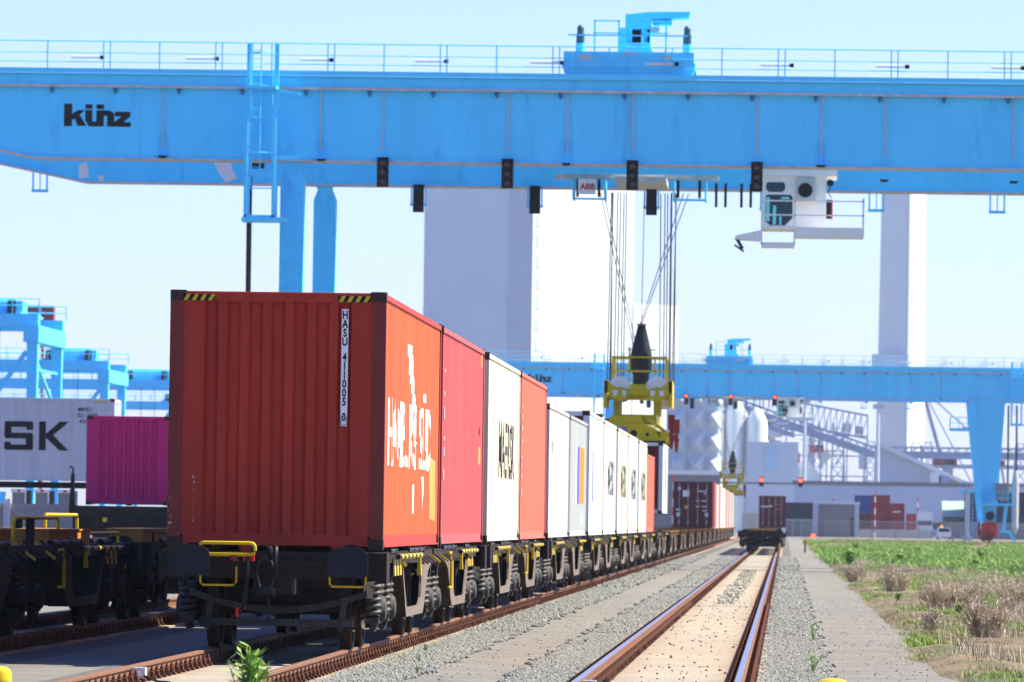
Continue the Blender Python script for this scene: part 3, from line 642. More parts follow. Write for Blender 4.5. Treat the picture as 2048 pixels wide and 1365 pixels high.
# -- left: magenta one end-on, white one side-on on its rack
cm_ = container('bright magenta container standing end-on on a dark flat wagon', -20.26 + CW / 2, 195.0, 1.75, C_MAG, H=STD, group='containers left of the train')
csk = container('dirty white container seen side-on with big black letters, behind the magenta one', -23.25, 233.0 + CW / 2, 2.59, C_SK, rz=math.pi / 2, group='containers left of the train', casts=C_POST)
for n_ in 'SK':
    pass
# the side facing the camera is the local -X wall; its lettering runs with the local -Y direction
def back_text(s, size, fat, yc, zc, m, parent):
    o = corr_text(s, size, fat, 12.192, 12.192 - yc, zc, m, parent); o.location = (0, 12.192, 0); o.rotation_euler = (0, 0, math.pi); return o
LS = flat_poly([(.05, 1), (.95, 1), (1, .95), (1, .70), (.76, .70), (.76, .80), (.25, .80), (.25, .60), (.95, .60), (1, .55), (1, .05), (.95, 0), (.05, 0), (0, .05), (0, .28), (.24, .28), (.24, .19), (.75, .19), (.75, .40), (.05, .40), (0, .45), (0, .95)])
LK = flat_poly([(0, 0), (0, 1), (.24, 1), (.24, .58), (.72, 1), (1.04, 1), (.5, .53), (1.04, 0), (.72, 0), (.24, .44), (.24, 0)])
for me_, yr in ((LS, 3.82), (LK, 2.62)): back_text(me_, 0, 0, yr, 1.07, INK, csk)
for i, ch in enumerate('REAM'):
    me_ = text_mesh(ch, 1.42, .05).copy(); me_.transform(Matrix.Diagonal((1.25, 1, 1, 1))); back_text(me_, 0, 0, 5.0 + 1.3 * i, 1.55, INK, csk)
for i, s_ in enumerate(('MRKU', '321 5375', '45G1')):
    me_ = text_mesh(s_, .19, .004).copy(); back_text(me_, 0, 0, 1.02 - (.08 if i == 1 else 0), 2.50 - i * .21, INK, csk)
for i in range(5):
    o = put('hazard_mark', cached('hzm', lambda: MB().prism([(-.045, -.03), (.02, -.03), (.05, .03), (-.015, .03)], 'x', -.004, 0).mesh('hazard_mark')), YELLOW, csk, (-CW / 2 - .001, .3 + i * .09, HC - .1))

# ------------------------------------------------------------------ wagons
W0 = 1.155
U_OUT = [(5.0, .92), (5.9, .32), (9.5, .32), (9.9, .44), (10.3, .66), (10.7, .84), (11.6, .945)]
U_IN = [(5.12, .92), (6.02, .43), (8.7, .43), (9.05, .52), (9.15, .7), (9.2, .86), (9.2, .945)]
def sill_mesh(sx, mirror):
    f = (lambda y: 26.4 - y) if mirror else (lambda y: y)
    a = MB(); b = MB()
    xo = sx * 1.20; xi = sx * .96
    # outer frame plate, in the painted sunlit tone
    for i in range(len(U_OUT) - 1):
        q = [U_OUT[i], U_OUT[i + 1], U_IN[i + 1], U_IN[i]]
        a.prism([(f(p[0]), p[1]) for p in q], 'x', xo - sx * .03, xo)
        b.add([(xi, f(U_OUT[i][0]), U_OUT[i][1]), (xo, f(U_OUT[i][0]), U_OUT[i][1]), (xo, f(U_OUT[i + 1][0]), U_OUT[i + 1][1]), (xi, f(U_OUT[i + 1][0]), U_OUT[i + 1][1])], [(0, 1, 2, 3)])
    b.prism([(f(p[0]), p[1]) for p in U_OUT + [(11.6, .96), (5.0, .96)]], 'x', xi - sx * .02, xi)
    for y in (6.9, 7.6, 8.2): b.box(min(xi, sx * 1.12), max(xi, sx * 1.12), f(y) - .015, f(y) + .015, .42, .95)
    y0, y1 = sorted((f(.7), f(13.0)))
    b.box(min(xi - sx * .1, sx * 1.13), max(xi - sx * .1, sx * 1.13), y0, y1, .945, 1.085)
    b.box(sx * 1.02 - .1, sx * 1.02 + .1, y0, y1, 1.085, 1.10)
    return a.mesh('sill_frame'), b.mesh('side_sill')
SILL = {(sx, m): sill_mesh(sx, m) for sx in (-1, 1) for m in (False, True)}
def deck_mesh():
    mb = MB()
    for y0, y1 in ((.7, 12.9), (13.5, 25.7)):
        mb.box(-.22, .22, y0, y1, .62, 1.02)
        for y in np.arange(y0 + .3, y1, 1.52): mb.box(-.95, .95, y - .1, y + .1, .82, 1.05)
    return mb.mesh('centre_beam')
DECK = deck_mesh()
def head_mesh():
    mb = MB().box(-1.25, 1.25, .66, .80, .80, 1.095)
    mb.box(-1.27, -1.21, .64, 1.2, .76, 1.10).box(1.21, 1.27, .64, 1.2, .76, 1.10)
    mb.box(-.55, .55, .60, .66, .93, 1.0)
    for x in (-.62, .62): mb.box(x - .02, x + .02, .63, .66, .82, 1.08)
    return mb.mesh('headstock')
HEAD = head_mesh()
def buffer_plate():
    w, h = .225, .17; pts = []
    for k in range(9): a = math.pi * (.5 - (k - 4) / 4 * .5); pts.append((w * (k - 4) / 4 * -1, .10 + .07 * math.sin(a)))
    pts = [(-w, -h + .02), (-w + .03, -h), (w - .03, -h), (w, -h + .02), (w, .075), (w * .85, .115), (w * .5, .155), (0, .17), (-w * .5, .155), (-w * .85, .115), (-w, .075)]
    return MB().prism(pts, 'y', 0, .035).mesh('buffer_plate')
BUFP = buffer_plate()
BUFC = MB().lathe([(.10, .03), (.10, .35), (.13, .36), (.13, .62), (.19, .62), (.19, .66)], (0, 0, 0), 'y', 16).mesh('buffer_case', True)
def hook_mesh():
    mb = MB().torus((.045, -.04, -.02), .10, .026, 'x', 18, 6, (.7, 1.5)).torus((-.07, -.05, -.16), .12, .022, 'y', 18, 6, (.75, 1.55))
    mb.tube([(-.02, .1, .02), (-.02, -.06, .03), (-.02, -.12, .09), (-.02, -.09, .15)], .035, 8)
    mb.lathe([(.05, -.06), (.05, .06)], (-.06, -.05, -.33), 'x', 10).lathe([(.045, -.02), (.045, .02)], (-.13, -.06, -.36), 'x', 8).lathe([(.045, -.02), (.045, .02)], (.03, -.06, -.36), 'x', 8)
    mb.tube([(-.03, -.04, -.36), (-.03, -.02, -.72)], .016, 6)
    return mb.mesh('coupling_hook', True)
HOOK = hook_mesh()
HOSE = MB().tube([(0, 0, .12), (0, -.06, .10), (0, -.08, -.1), (-.03, -.06, -.42), (-.08, -.02, -.52)], .026, 7).mesh('brake_hose', True)
TAP = MB().box(-.05, .07, -.06, .06, .06, .14).box(-.06, -.02, -.05, .03, -.47, -.40).box(-.13, -.09, -.03, .01, -.56, -.46).mesh('red_tap')
def loop(w, h, r, rad=.05):
    pts = []
    for cx, cz, a0 in ((w / 2 - rad, h / 2 - rad, 0), (-w / 2 + rad, h / 2 - rad, 90), (-w / 2 + rad, -h / 2 + rad, 180), (w / 2 - rad, -h / 2 + rad, 270)):
        for k in range(4): a = R(a0 + 30 * k); pts.append((cx + rad * math.cos(a), 0, cz + rad * math.sin(a)))
    return pts + [pts[0]]
HAND = MB().tube(loop(.62, .13, 0), .02, 7).mesh('hand_rail', True)
STEP = MB().tube([(-.2, 0, .14), (-.2, 0, -.05), (-.17, -.01, -.08), (.17, -.01, -.08), (.2, 0, -.05), (.2, 0, .14)], .013, 6).mesh('shunter_step', True)
# bogie: frame in one mesh; wheels, axle boxes and springs are its pieces
def bogie_mesh():
    mb = MB()
    for s in (-1, 1):
        prof = [(-1.35, .60), (-1.2, .74), (-.5, .74), (-.35, .50), (.35, .50), (.5, .74), (1.2, .74), (1.35, .60), (1.2, .62), (.62, .62), (.42, .36), (-.42, .36), (-.62, .62), (-1.2, .62)]
        mb.prism([(-1.35, .58), (-1.2, .76), (1.2, .76), (1.35, .58), (.62, .58), (.42, .34), (-.42, .34), (-.62, .58)], 'x', s * 1.0 - .05, s * 1.0 + .05)
    mb.box(-1.0, 1.0, -.2, .2, .48, .68)
    for y in (-1.36, 1.36):     # bowed end beam
        for i in range(10):
            xa, xb = -1.0 + .2 * i, -.8 + .2 * i; za, zb = .60 - .20 * (1 - (xa) ** 2), .60 - .20 * (1 - (xb) ** 2)
            mb.prism([(xa, za), (xb, zb), (xb, zb + .075), (xa, za + .075)], 'y', y - .04, y + .04)
    mb.box(-.85, .85, -1.5, -1.44, .26, .34)
    for x in (-.75, .75): mb.beam((x, -1.47, .58), (x - .05, -1.47, .22), .06, .03)
    return mb.mesh('bogie')
BOG = bogie_mesh()
WHE = MB().lathe([(.05, -.1), (.10, -.1), (.12, -.03), (.36, -.015), (.40, -.065), (.455, -.065), (.462, .045), (.485, .05), (.485, .07), (.41, .07), (.38, .02), (.12, .03), (.10, .1), (.05, .1)], (0, 0, 0), 'x', 28).mesh('wheel', True)
AXL = MB().tube([(-.75, 0, 0), (.75, 0, 0)], .075, 10).mesh('axle', True)
def box_mesh():
    mb = MB().lathe([(.15, -.12), (.15, .06), (.12, .10), (.05, .115)], (0, 0, 0), 'x', 14)
    mb.box(-.12, .04, -.34, .34, -.16, -.10).box(-.1, .02, -.12, .12, .1, .30).box(-.02, .05, -.05, .05, .26, .42).tube([(.04, -.1, .2), (.06, -.1, .44)], .02, 5)
    mb.beam((0, .16, .05), (.02, .28, .34), .03).beam((0, -.16, .05), (.02, -.28, .34), .03)
    mb.prism([(-.06, -.16), (.02, -.16), (-.02, -.26), (-.08, -.24)], 'y', -.16, .16)
    return mb.mesh('axle_box', True)
AXB = box_mesh()
sp = MB()
coil = [(-.03 + .075 * math.cos(a_), .075 * math.sin(a_), -.075 + .072 * a_ / 6.2832) for a_ in np.arange(0, 5 * 6.2832, 6.2832 / 12)]
SPR = sp.tube(coil, .026, 6).mesh('coil_spring', True)
def stripe_bar(L, n, r, black):
    mb = MB()
    for i in range(n):
        if (i % 2 == 0) == black: mb.tube([(0, L * i / n, 0), (0, L * (i + 1) / n, 0)], r, 7)
    return mb.mesh('hazard_bar_black' if black else 'hazard_bar_yellow', True)
HBK, HBY = stripe_bar(5.2, 13, .03, True), stripe_bar(5.2, 13, .0305, False)
HBOARD = MB().box(-.012, 0, 0, 1.7, .06, .26).mesh('hazard_board')
def hb():
    mb = MB()
    for i in range(3): a = .1 + i * .55; mb.prism([(a, .255), (a + .26, .255), (a + .45, .065), (a + .19, .065)], 'x', .001, .004)
    return mb.mesh('hazard_board_stripe')
HBST = hb()
STRUT = MB().beam((-.24, 0, .17), (.05, 0, -.05), .055, .03).mesh('folding_strut')
ROLL = MB().lathe([(.05, -.55), (.05, .4), (.06, .4), (.06, .55)], (0, 0, 0), 'y', 10).mesh('latch_roller', True)
LEVER = MB().tube([(0, 0, .2), (0, 0, .14), (.0, 0, -.06), (0, 0, -.16)], .022, 7).mesh('brake_lever', True)
LFRM = MB().tube([(0, .05, .22), (0, .55, .22), (0, .62, .16), (0, .62, -.2), (0, .58, -.24), (0, .05, -.24)], .018, 6).mesh('lever_guard', True)
TANK = MB().lathe([(.05, -.5), (.16, -.46), (.17, 0), (.16, .46), (.05, .5)], (0, 0, 0), 'y', 14).mesh('air_tank', True)
def wagon(label, X, Y, detail=2, group='wagons of the container train', end=True, dark=None):
    WAGON, WAGLIT, BOGIE, SPRING, WHEEL = dark and (dark,) * 5 or (globals()['WAGON'], globals()['WAGLIT'], globals()['BOGIE'], globals()['SPRING'], globals()['WHEEL'])
    t = thing('container_wagon', label, 'rail wagon', (X, Y, 0), 0, group)
    for y, rz in ((0, 0), (PITCH, math.pi)):
        if detail < 2 and y: continue
        put('headstock', HEAD, WAGON, t, (0, y, 0), (0, 0, rz))
        for x in (-.875, .875):
            b = put('buffer', BUFC, DARKST, t, (x, y + (.0 if y == 0 else 0), 1.0), (0, 0, rz)); put('buffer_plate', BUFP, BUFFER, b)
        put('coupling_hook', HOOK, DARKST if y else BUFFER, t, (0, y + (.58 if not y else -.58), 1.0), (0, 0, rz))
        if detail == 2 and end:
            put('brake_hose', HOSE, BUFFER, t, (-.27, y + (.6 if not y else -.6), .93), (0, 0, rz)); put('red_tap', TAP, REDP, t, (-.27, y + (.6 if not y else -.6), .93), (0, 0, rz))
            put('hand_rail', HAND, YELLOW, t, (-.5, y + (.55 if not y else -.55), 1.125), (0, 0, rz))
            put('lamp_bracket', MB().box(-.04, .04, 0, .03, -.06, 0).mesh('lamp_bracket'), DKRED, t, (-.42, y + (.53 if not y else -.55), 1.05), (0, 0, rz))
            for x in (-.72, .72): put('shunter_step', STEP, YELLOW, t, (x + .12, y + (.62 if not y else -.62), .80), (0, 0, rz))
    put('centre_beam', DECK, WAGON, t)
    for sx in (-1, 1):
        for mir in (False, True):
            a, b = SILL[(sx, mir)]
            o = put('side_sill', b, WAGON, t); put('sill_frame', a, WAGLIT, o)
    for yb in (3.0, 13.2, 23.4):
        bg = put('bogie', BOG, BOGIE, t, (0, yb, 0))
        for dy in (-.9, .9):
            if detail: put('axle', AXL, WHEEL, bg, (0, dy, .46))
            for s in (-1, 1):
                put('wheel', WHE, WHEEL, bg, (s * .75, dy, .46), (0, 0, 0 if s < 0 else math.pi))
                if detail:
                    put('axle_box', AXB, BOGIE, bg, (s * 1.08, dy, .46), (0, 0, 0 if s > 0 else math.pi))
                    [put('coil_spring', SPR, SPRING, bg, (s * 1.08, dy + e_, .44), (0, 0, 0 if s > 0 else math.pi)) for e_ in (-.25, .25)]
    if detail:
        for sx in ((1, -1) if detail == 2 else (1,)):
            for mir in (0, 1):
                f = (lambda y: y) if not mir else (lambda y: PITCH - y)
                y0 = min(f(3.2), f(8.4))
                put('hazard_bar_black', HBK, BLACK, t, (sx * 1.25, y0, 1.045)); put('hazard_bar_yellow', HBY, YELLOW, t, (sx * 1.25, y0, 1.045))
                hbd = put('hazard_board', HBOARD, BLACK, t, (sx * 1.19, min(f(3.3), f(5.0)), .76), (0, 0, 0)); put('hazard_board_stripe', HBST, YELLOW, hbd)
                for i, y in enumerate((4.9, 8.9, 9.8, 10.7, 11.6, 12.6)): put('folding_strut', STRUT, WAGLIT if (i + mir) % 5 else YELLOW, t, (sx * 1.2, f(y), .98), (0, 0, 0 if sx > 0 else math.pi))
                for y in (4.2, 8.0, 9.2, 10.2): put('latch_roller', ROLL, BOGIE, t, (sx * 1.1, f(y), 1.11))
                if not mir and detail == 2:
                    put('brake_lever', LEVER, YELLOW, t, (sx * 1.24, 15.9, .72)); put('lever_guard', LFRM, YELLOW, t, (sx * 1.23, 15.3, .82))
                if detail == 2: put('release_handle', cached('rh', lambda: MB().box(-.02, .02, -.06, .06, -.16, .05).box(-.025, .025, -.07, .07, -.18, -.10).mesh('release_handle')), YELLOW, t, (sx * 1.24, f(7.9), .98))
                put('air_tank', TANK, WAGON, t, (sx * .7, f(11.9) if mir else f(7.2), .62))
    return t
WLAB = ['first wagon of the train with two big buffers, under the big red container', 'second wagon of the train, under the cream-white and salmon containers', 'third wagon of the train, under the pale grey and grey-green containers',
        'fourth wagon of the train, under the blue-striped and white containers', 'fifth wagon of the train, under the ivory and white lettered containers', 'sixth wagon of the train, ending under the short red-orange container',
        'empty wagon below the hanging white container']
for k in range(7): wagon(WLAB[k], TX[1], Y1 - 1.5 + PITCH * k, 2 if k < 2 else 1)
EMP = ['first empty wagon beyond the hanging container', 'second empty wagon beyond the hanging container', 'third empty wagon beyond the hanging container', 'fourth empty wagon beyond the hanging container', 'fifth empty wagon beyond the hanging container', 'last empty wagon before the far maroon container']
LOD = None
far = [(EMP[i], 7 + i) for i in range(6)] + [(f'far wagon under the {a} pair of far containers', 13 + i) for i, a in enumerate(('maroon-led', 'second', 'third', 'fourth', 'fifth', 'sixth', 'seventh'))]
proto = None
for lb, k in far:
    if proto is None: proto = o = wagon(lb, TX[1], Y1 - 1.5 + PITCH * k, 0)
    else:
        o = copy_tree(proto); o.location.y = Y1 - 1.5 + PITCH * k; o['label'] = lb
    if k < 13:
        put('deck_hatches', cached('dh', lambda: (lambda mb: [mb.box(-1.0, 1.0, y, y + .5, 1.06, 1.16) for y in (1.2, 4.5, 8.5, 12, 14.5, 18.5, 22, 24.6)] and [mb.tube([(1.24, y, .98), (1.24, y, 1.12), (1.24, y + 3.2, 1.12), (1.24, y + 3.2, .98)], .03, 5) for y in (3.0, 8.4, 14.6, 20.1)] and mb)(MB()).mesh('deck_hatches')), MUSTARD, o)
w2 = wagon('empty wagon on the right-hand track with its buffer end in view', TX[2], 350.0, 1, 'wagons of the right-hand train')
put('deck_hatches', MC['dh'], MUSTARD, w2)
put('tail_plate', MB().box(1.0, 1.22, .55, .6, 1.0, 1.28).mesh('tail_plate'), WPRINT, w2)
for i, k in enumerate((1, 2, 3, 10)):
    o = copy_tree(proto); o.location = (TX[2], 350 + PITCH * k, 0); o['label'] = ['second wagon of the right-hand train', 'third wagon of the right-hand train', 'fourth wagon of the right-hand train', 'right-hand wagon carrying the far dark maroon container'][i]; o['group'] = 'wagons of the right-hand train'
# the dark empty wagon on the left track
NIGHT = mat('shade_black', (0.006, 0.006, 0.008), .6, 0, .3, 3)  # the train's shade on this wagon, put into one near-black colour
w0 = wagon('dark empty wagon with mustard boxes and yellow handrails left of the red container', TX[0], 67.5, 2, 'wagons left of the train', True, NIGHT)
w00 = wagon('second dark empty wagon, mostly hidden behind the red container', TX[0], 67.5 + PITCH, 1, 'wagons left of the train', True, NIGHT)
MC['dbx'] = lambda x, y, L, w: MB().box(x - w / 2, x + w / 2, y, y + L, 1.10, 1.27).box(x - w / 2 - .02, x + w / 2 + .02, y - .03, y + L + .03, 1.265, 1.29).mesh('deck_box')
for o_, lst in ((w0, ((.75, 16.3, 5.0, .5), (.1, 20.5, 3.2, .5), (.7, 9.5, 3.0, .5), (-.5, 12, 4, .5))), (w00, ((.85, 1.2, 5.2, .5), (.7, 12, 5.0, .5)))):
    for q in lst: put('deck_box', MC['dbx'](*q), MUSTARD, o_)
def big_loop(L, h): return [(0, 0, 0), (0, 0, h - .05), (0, .05, h), (0, L - .05, h), (0, L, h - .05), (0, L, 0)]
for (x, y, L, h) in ((.95, 12.9, 4.9, .34), (.35, 21.8, 4.0, .38), (.95, 21.6, 4.0, .14), (.95, 4.5, 4.0, .30)): put('hand_rail', MB().tube(big_loop(L, h), .024, 7).mesh('hand_rail', True), YELLOW, w0, (x, y, 1.09))
for (x, y) in ((.98, 14.4), (.2, 20.0)): put('stanchion', MB().box(-.05, .05, -.05, .05, 0, .33).mesh('stanchion'), BLACK, w0, (x, y, 1.09))
put('hand_rail', MB().tube(big_loop(2.6, .15), .024, 7).mesh('hand_rail', True), BLACK, w00, (1.1, 2.6, 1.09))
# flat wagon under the magenta container, with the hooked stake
fw = thing('flat_wagon', 'dark brown flat wagon under the magenta container', 'rail wagon', (-19.04, 193.5, 0))
MB().box(-1.45, 1.45, 0, 16, 1.45, 1.72).box(-1.42, 1.42, -.05, .0, .95, 1.45).build('deck', WAGON, fw)
for i in range(4): MB().box(-1.36 + .7 * i, -.8 + .7 * i, -.09, -.052, 1.02, 1.40).build('end_board', DARKST, fw)
MB().box(-.55, -.43, -.1, -.095, 1.26, 1.38).build('yellow_label', YELLOW, fw)
for y in (2.5, 13):
    g_ = MB().box(-1.0, 1.0, y - 1.2, y + 1.2, .55, .95).build('bogie', BOGIE, fw)
    for dy in (-.9, .9):
        for s in (-1, 1): put('wheel', WHE, WHEEL, g_, (s * .75, y + dy, .46), (0, 0, 0 if s < 0 else math.pi))
MB().prism([(-1.56, 1.45), (-1.38, 1.45), (-1.41, 2.65), (-1.50, 2.65)], 'y', .1, .22).tube([(-1.455, .16, 2.63), (-1.455, .16, 2.78), (-1.5, .16, 2.84), (-1.56, .16, 2.82)], .03, 6).build('side_stake', BLACK, fw)
# rack that carries the white lettered container, and the barrier in front of it
rk = thing('container_rack', 'grey and white steel rack under the white lettered container', 'rack', (-29.0, 234.2, GZ))
MB().box(-6.5, 6.2, -1.0, -.8, 2.55, 2.76).box(-6.5, 6.2, .8, 1.0, 2.55, 2.76).build('top_beam', DARKST, rk)
for x in (-5.2, -2.1, 2.45, 3.25, 4.05):
    p = MB().box(x - .24, x + .24, -.95, .95, 0, 2.46).build('post', GREYW, rk); MB().box(x - .27, x + .27, -1.02, -.955, 2.38, 2.50).build('white_cap', WHITE, p)
    MB().box(x - .05, x + .06, -1.026, -1.021, 2.40, 2.48).build('red_mark', REDP, p); MB().box(x + .2, x + .25, -1.0, -.952, 0, 2.38).build('edge_strip', WHITE, p)
MB().box(1.65, 1.78, -1.05, -.9, 1.6, 2.2).build('orange_reflector', ORNG, rk); MB().box(1.78, 1.98, -1.05, -.9, 2.0, 2.4).build('blue_box', BLUE, rk)
br_ = thing('noise_barrier', 'pale grey slatted barrier in front of the container rack', 'barrier', (-24.2, 205, GZ))
BARR = mat('barrier_grey', (.40, .39, .36), .8, 0, .12, 3)
slat = MB().box(-.115, .115, -.04, .04, 0, 1.96).mesh('slat')
for i in range(12): put('slat', slat, BARR, br_, (-.12 + i * .238 - .1, 0, 0))
MB().box(-.7, 2.7, .05, .1, .3, .4).box(-.7, 2.7, .05, .1, 1.5, 1.6).build('cross_rail', DARKST, br_)
MB().box(.42, .62, -.1, -.05, 0, 2.1).box(.44, .47, -.14, -.1, 0, 2.2).build('white_post', WHITE, br_); MB().beam((.0, -.1, .1), (.28, -.1, 1.9), .06).build('white_brace', WHITE, br_)

# ------------------------------------------------------------------ the gantry cranes
def kunz():
    mb = MB(); P = lambda pts: mb.prism([(a * .752, b * .752) for a, b in pts], 'y', -.012, 0)
    P([(0, 0), (.38, 0), (.38, 1.08), (0, 1.08)]); P([(.381, .30), (.381, .58), (.66, .78), (1.0, .78), (.62, .44), (.5, .36)]); P([(.52, .37), (.76, .54), (1.08, .02), (.66, .02)])
    P([(1.02, .30), (1.02, .78), (1.36, .78), (1.36, .24), (1.559, .24), (1.559, 0), (1.2, 0)]); P([(1.56, 0), (1.56, .78), (1.92, .78), (1.92, 0)])
    P([(1.921, .52), (1.921, .78), (2.2, .78), (2.42, .62), (2.42, 0), (2.08, 0), (2.08, .52)])
    P([(2.46, .72), (3.2, .72), (3.2, .50), (2.86, .22), (3.22, .22), (3.22, 0), (2.421, 0), (2.421, .22), (2.78, .50), (2.46, .50)])
    P([(1.02, .84), (1.36, .84), (1.36, 1.06), (1.02, 1.06)]); P([(1.56, .84), (1.92, .84), (1.92, 1.06), (1.56, 1.06)])
    return mb.mesh('lettering')
KUNZ = kunz()
GB, GT, DK = 14.36, 16.94, 17.36
def girder_mesh(x0, x1):
    pts = [(x0, GB + 2.0), (x0, GT), (x1, GT), (x1, GB + 2.0), (x1 - 8, GB), (-27.3, GB)]
    return MB().prism(pts, 'y', 0, 1.1).mesh('girder')
XL, XR = -37.0, 36.0
GIRD = girder_mesh(XL, XR)
def trim():
    mb = MB().box(-27.3, XR - 8, -.10, 1.2, GB - .055, GB - .002); mb.prism([(-27.3, GB - .055), (-27.3, GB - .002), (XL, GB + 1.998), (XL, GB + 1.94)], 'y', -.10, 1.2); return mb.mesh('bottom_flange')
FLANGE = trim()
TOPF = MB().box(XL, XR, -.14, 1.24, GT + .001, DK).mesh('top_flange')
TRAY = MB().box(XL, XR, -.22, -.141, GT - .04, GT + .05).mesh('cable_tray')
TOE = MB().box(XL, XR, -.30, -.27, DK + .06, DK + .22).box(XL, XR, -.30, 1.0, DK + .005, DK + .045).mesh('walkway')
TBR = MB().prism([(-.10, 0), (.10, 0), (.03, -.22), (-.02, -.2)], 'y', -.08, .02).mesh('tray_bracket'); DIRTB = mat('grimy_blue', (.03, .16, .33), .7, 0, .2)
SEAM = MB().box(-.012, .012, 0, .003, GB + .02, GT - .05).mesh('plate_seam')
RAILH = MB().tube([(XL, 0, 1.2), (XR, 0, 1.2)], .022, 5).tube([(XL, 0, .78), (XR, 0, .78)], .016, 5).tube([(XL, 0, .45), (XR, 0, .45)], .016, 5).mesh('handrail')
POST = MB().box(-.02, .02, -.02, .02, -.05, 1.2).mesh('railing_post')
TUBE = MB().tube([(0, 0, 0), (1.05, 0, 0)], .055, 8).mesh('tube_lamp'); TCAP = MB().box(1.05, 1.2, -.06, .06, -.07, .07).mesh('lamp_cap')
TLBOX = MB().prism([(-.21, 0), (.21, 0), (.21, 1.07), (-.21, 1.07)], 'y', 0, .22).mesh('traffic_light')
TLHOOD = MB()
for z in (.2, .53, .86): TLHOOD.lathe([(.145, -.14), (.15, -.0)], (0, 0, z), 'y', 12)
TLH = MB()
for z in (.2, .53, .86):
    for a in range(10):
        t0, t1 = math.pi * (a / 10), math.pi * ((a + 1) / 10)
        TLH.add([(.14 * math.cos(t0), 0, z + .14 * math.sin(t0)), (.14 * math.cos(t1), 0, z + .14 * math.sin(t1)), (.14 * math.cos(t1), -.16, z + .14 * math.sin(t1)), (.14 * math.cos(t0), -.16, z + .14 * math.sin(t0))], [(0, 1, 2, 3)])
TLHM = TLH.mesh('hood')
LENS = MB().lathe([(.125, -.02), (.09, -.035), (.03, -.04)], (0, 0, 0), 'y', 14).mesh('lens')
FLOODB = MB().box(-.16, -.13, -.05, 0, 0, .75).box(.13, .16, -.05, 0, 0, .75).box(-.18, .18, -.22, .04, -.04, .0).mesh('floodlight_bracket')
FLOOD = MB().prism([(-.17, -.02), (.17, -.02), (.12, -.12), (-.12, -.12)], 'y', -.22, .05).mesh('floodlight')
CAGE = MB().box(-.3, -.24, -.05, .05, -.7, 0).box(.24, .3, -.05, .05, -.7, 0).box(-.32, .32, -.1, .1, -.76, -.66).box(-.02, .02, -.02, .02, -.68, 0).mesh('hanging_lamp')
COND = MB().tube([(0, 0, 0), (0, 0, 2.15)], .028, 6).mesh('conduit')
def ladder_tower():
    f = MB()
    for x in (-.5, .5):
        f.box(x - .08, x + .08, -.06, .06, -2.35, 3.95); f.box(x - .06, x + .06, -.95, -.85, -2.35, 1.2)
    for z in (-2.3, 2.35): f.box(-.55, .55, -.95, .05, z - .06, z + .04)
    f.box(-.62, .95, -1.0, .1, -2.5, -2.34)
    for z in (-1.3, -.75, .2, 1.2): f.beam((-.5, -.9, z), (.5, -.9, z), .04); f.beam((-.5, -.9, z), (-.5, 0, z), .04); f.beam((.5, -.9, z), (.5, 0, z), .04)
    f.beam((.55, -.2, 2.25), (1.35, -.2, 2.15), .14); f.beam((.55, -.2, -.15), (1.35, -.2, -.15), .12)
    l = MB()
    for x in (-.38, -.06): l.box(x - .02, x + .02, -.12, -.08, -1.2, 3.95)
    z = -1.1
    while z < 3.9: l.tube([(-.38, -.1, z), (-.06, -.1, z)], .012, 5); z += .3
    h = MB(); z = .0
    while z < 3.6:
        pts = [(-.45 + .0, -.05, z)] + [(-.02 + .48 * math.cos(R(a)), -.1 - .62 * math.sin(R(a)), z) for a in range(180, -1, -30)]
        h.tube(pts, .016, 4); z += 1.2
    for a in (150, 90, 30): h.tube([(-.02 + .48 * math.cos(R(a)), -.1 - .62 * math.sin(R(a)), .0), (-.02 + .48 * math.cos(R(a)), -.1 - .62 * math.sin(R(a)), 3.6)], .012, 4)
    return f.mesh('tower_frame'), l.mesh('ladder'), h.mesh('safety_hoops')
LT = ladder_tower()
def leg_hoops():
    h = MB(); z = 0.0
    while z < 10.5:
        h.tube([(-.40 + .8 * k / 6, -.06 - .45 * math.sin(math.pi * k / 6), z) for k in range(7)], .02, 4); z += .85
    for k in (1, 2, 3, 4, 5): x, y = -.40 + .8 * k / 6, -.06 - .45 * math.sin(math.pi * k / 6); h.tube([(x, y, 0), (x, y, 10.2)], .016, 4)
    return h.mesh('ladder_hoops')
LH = leg_hoops()
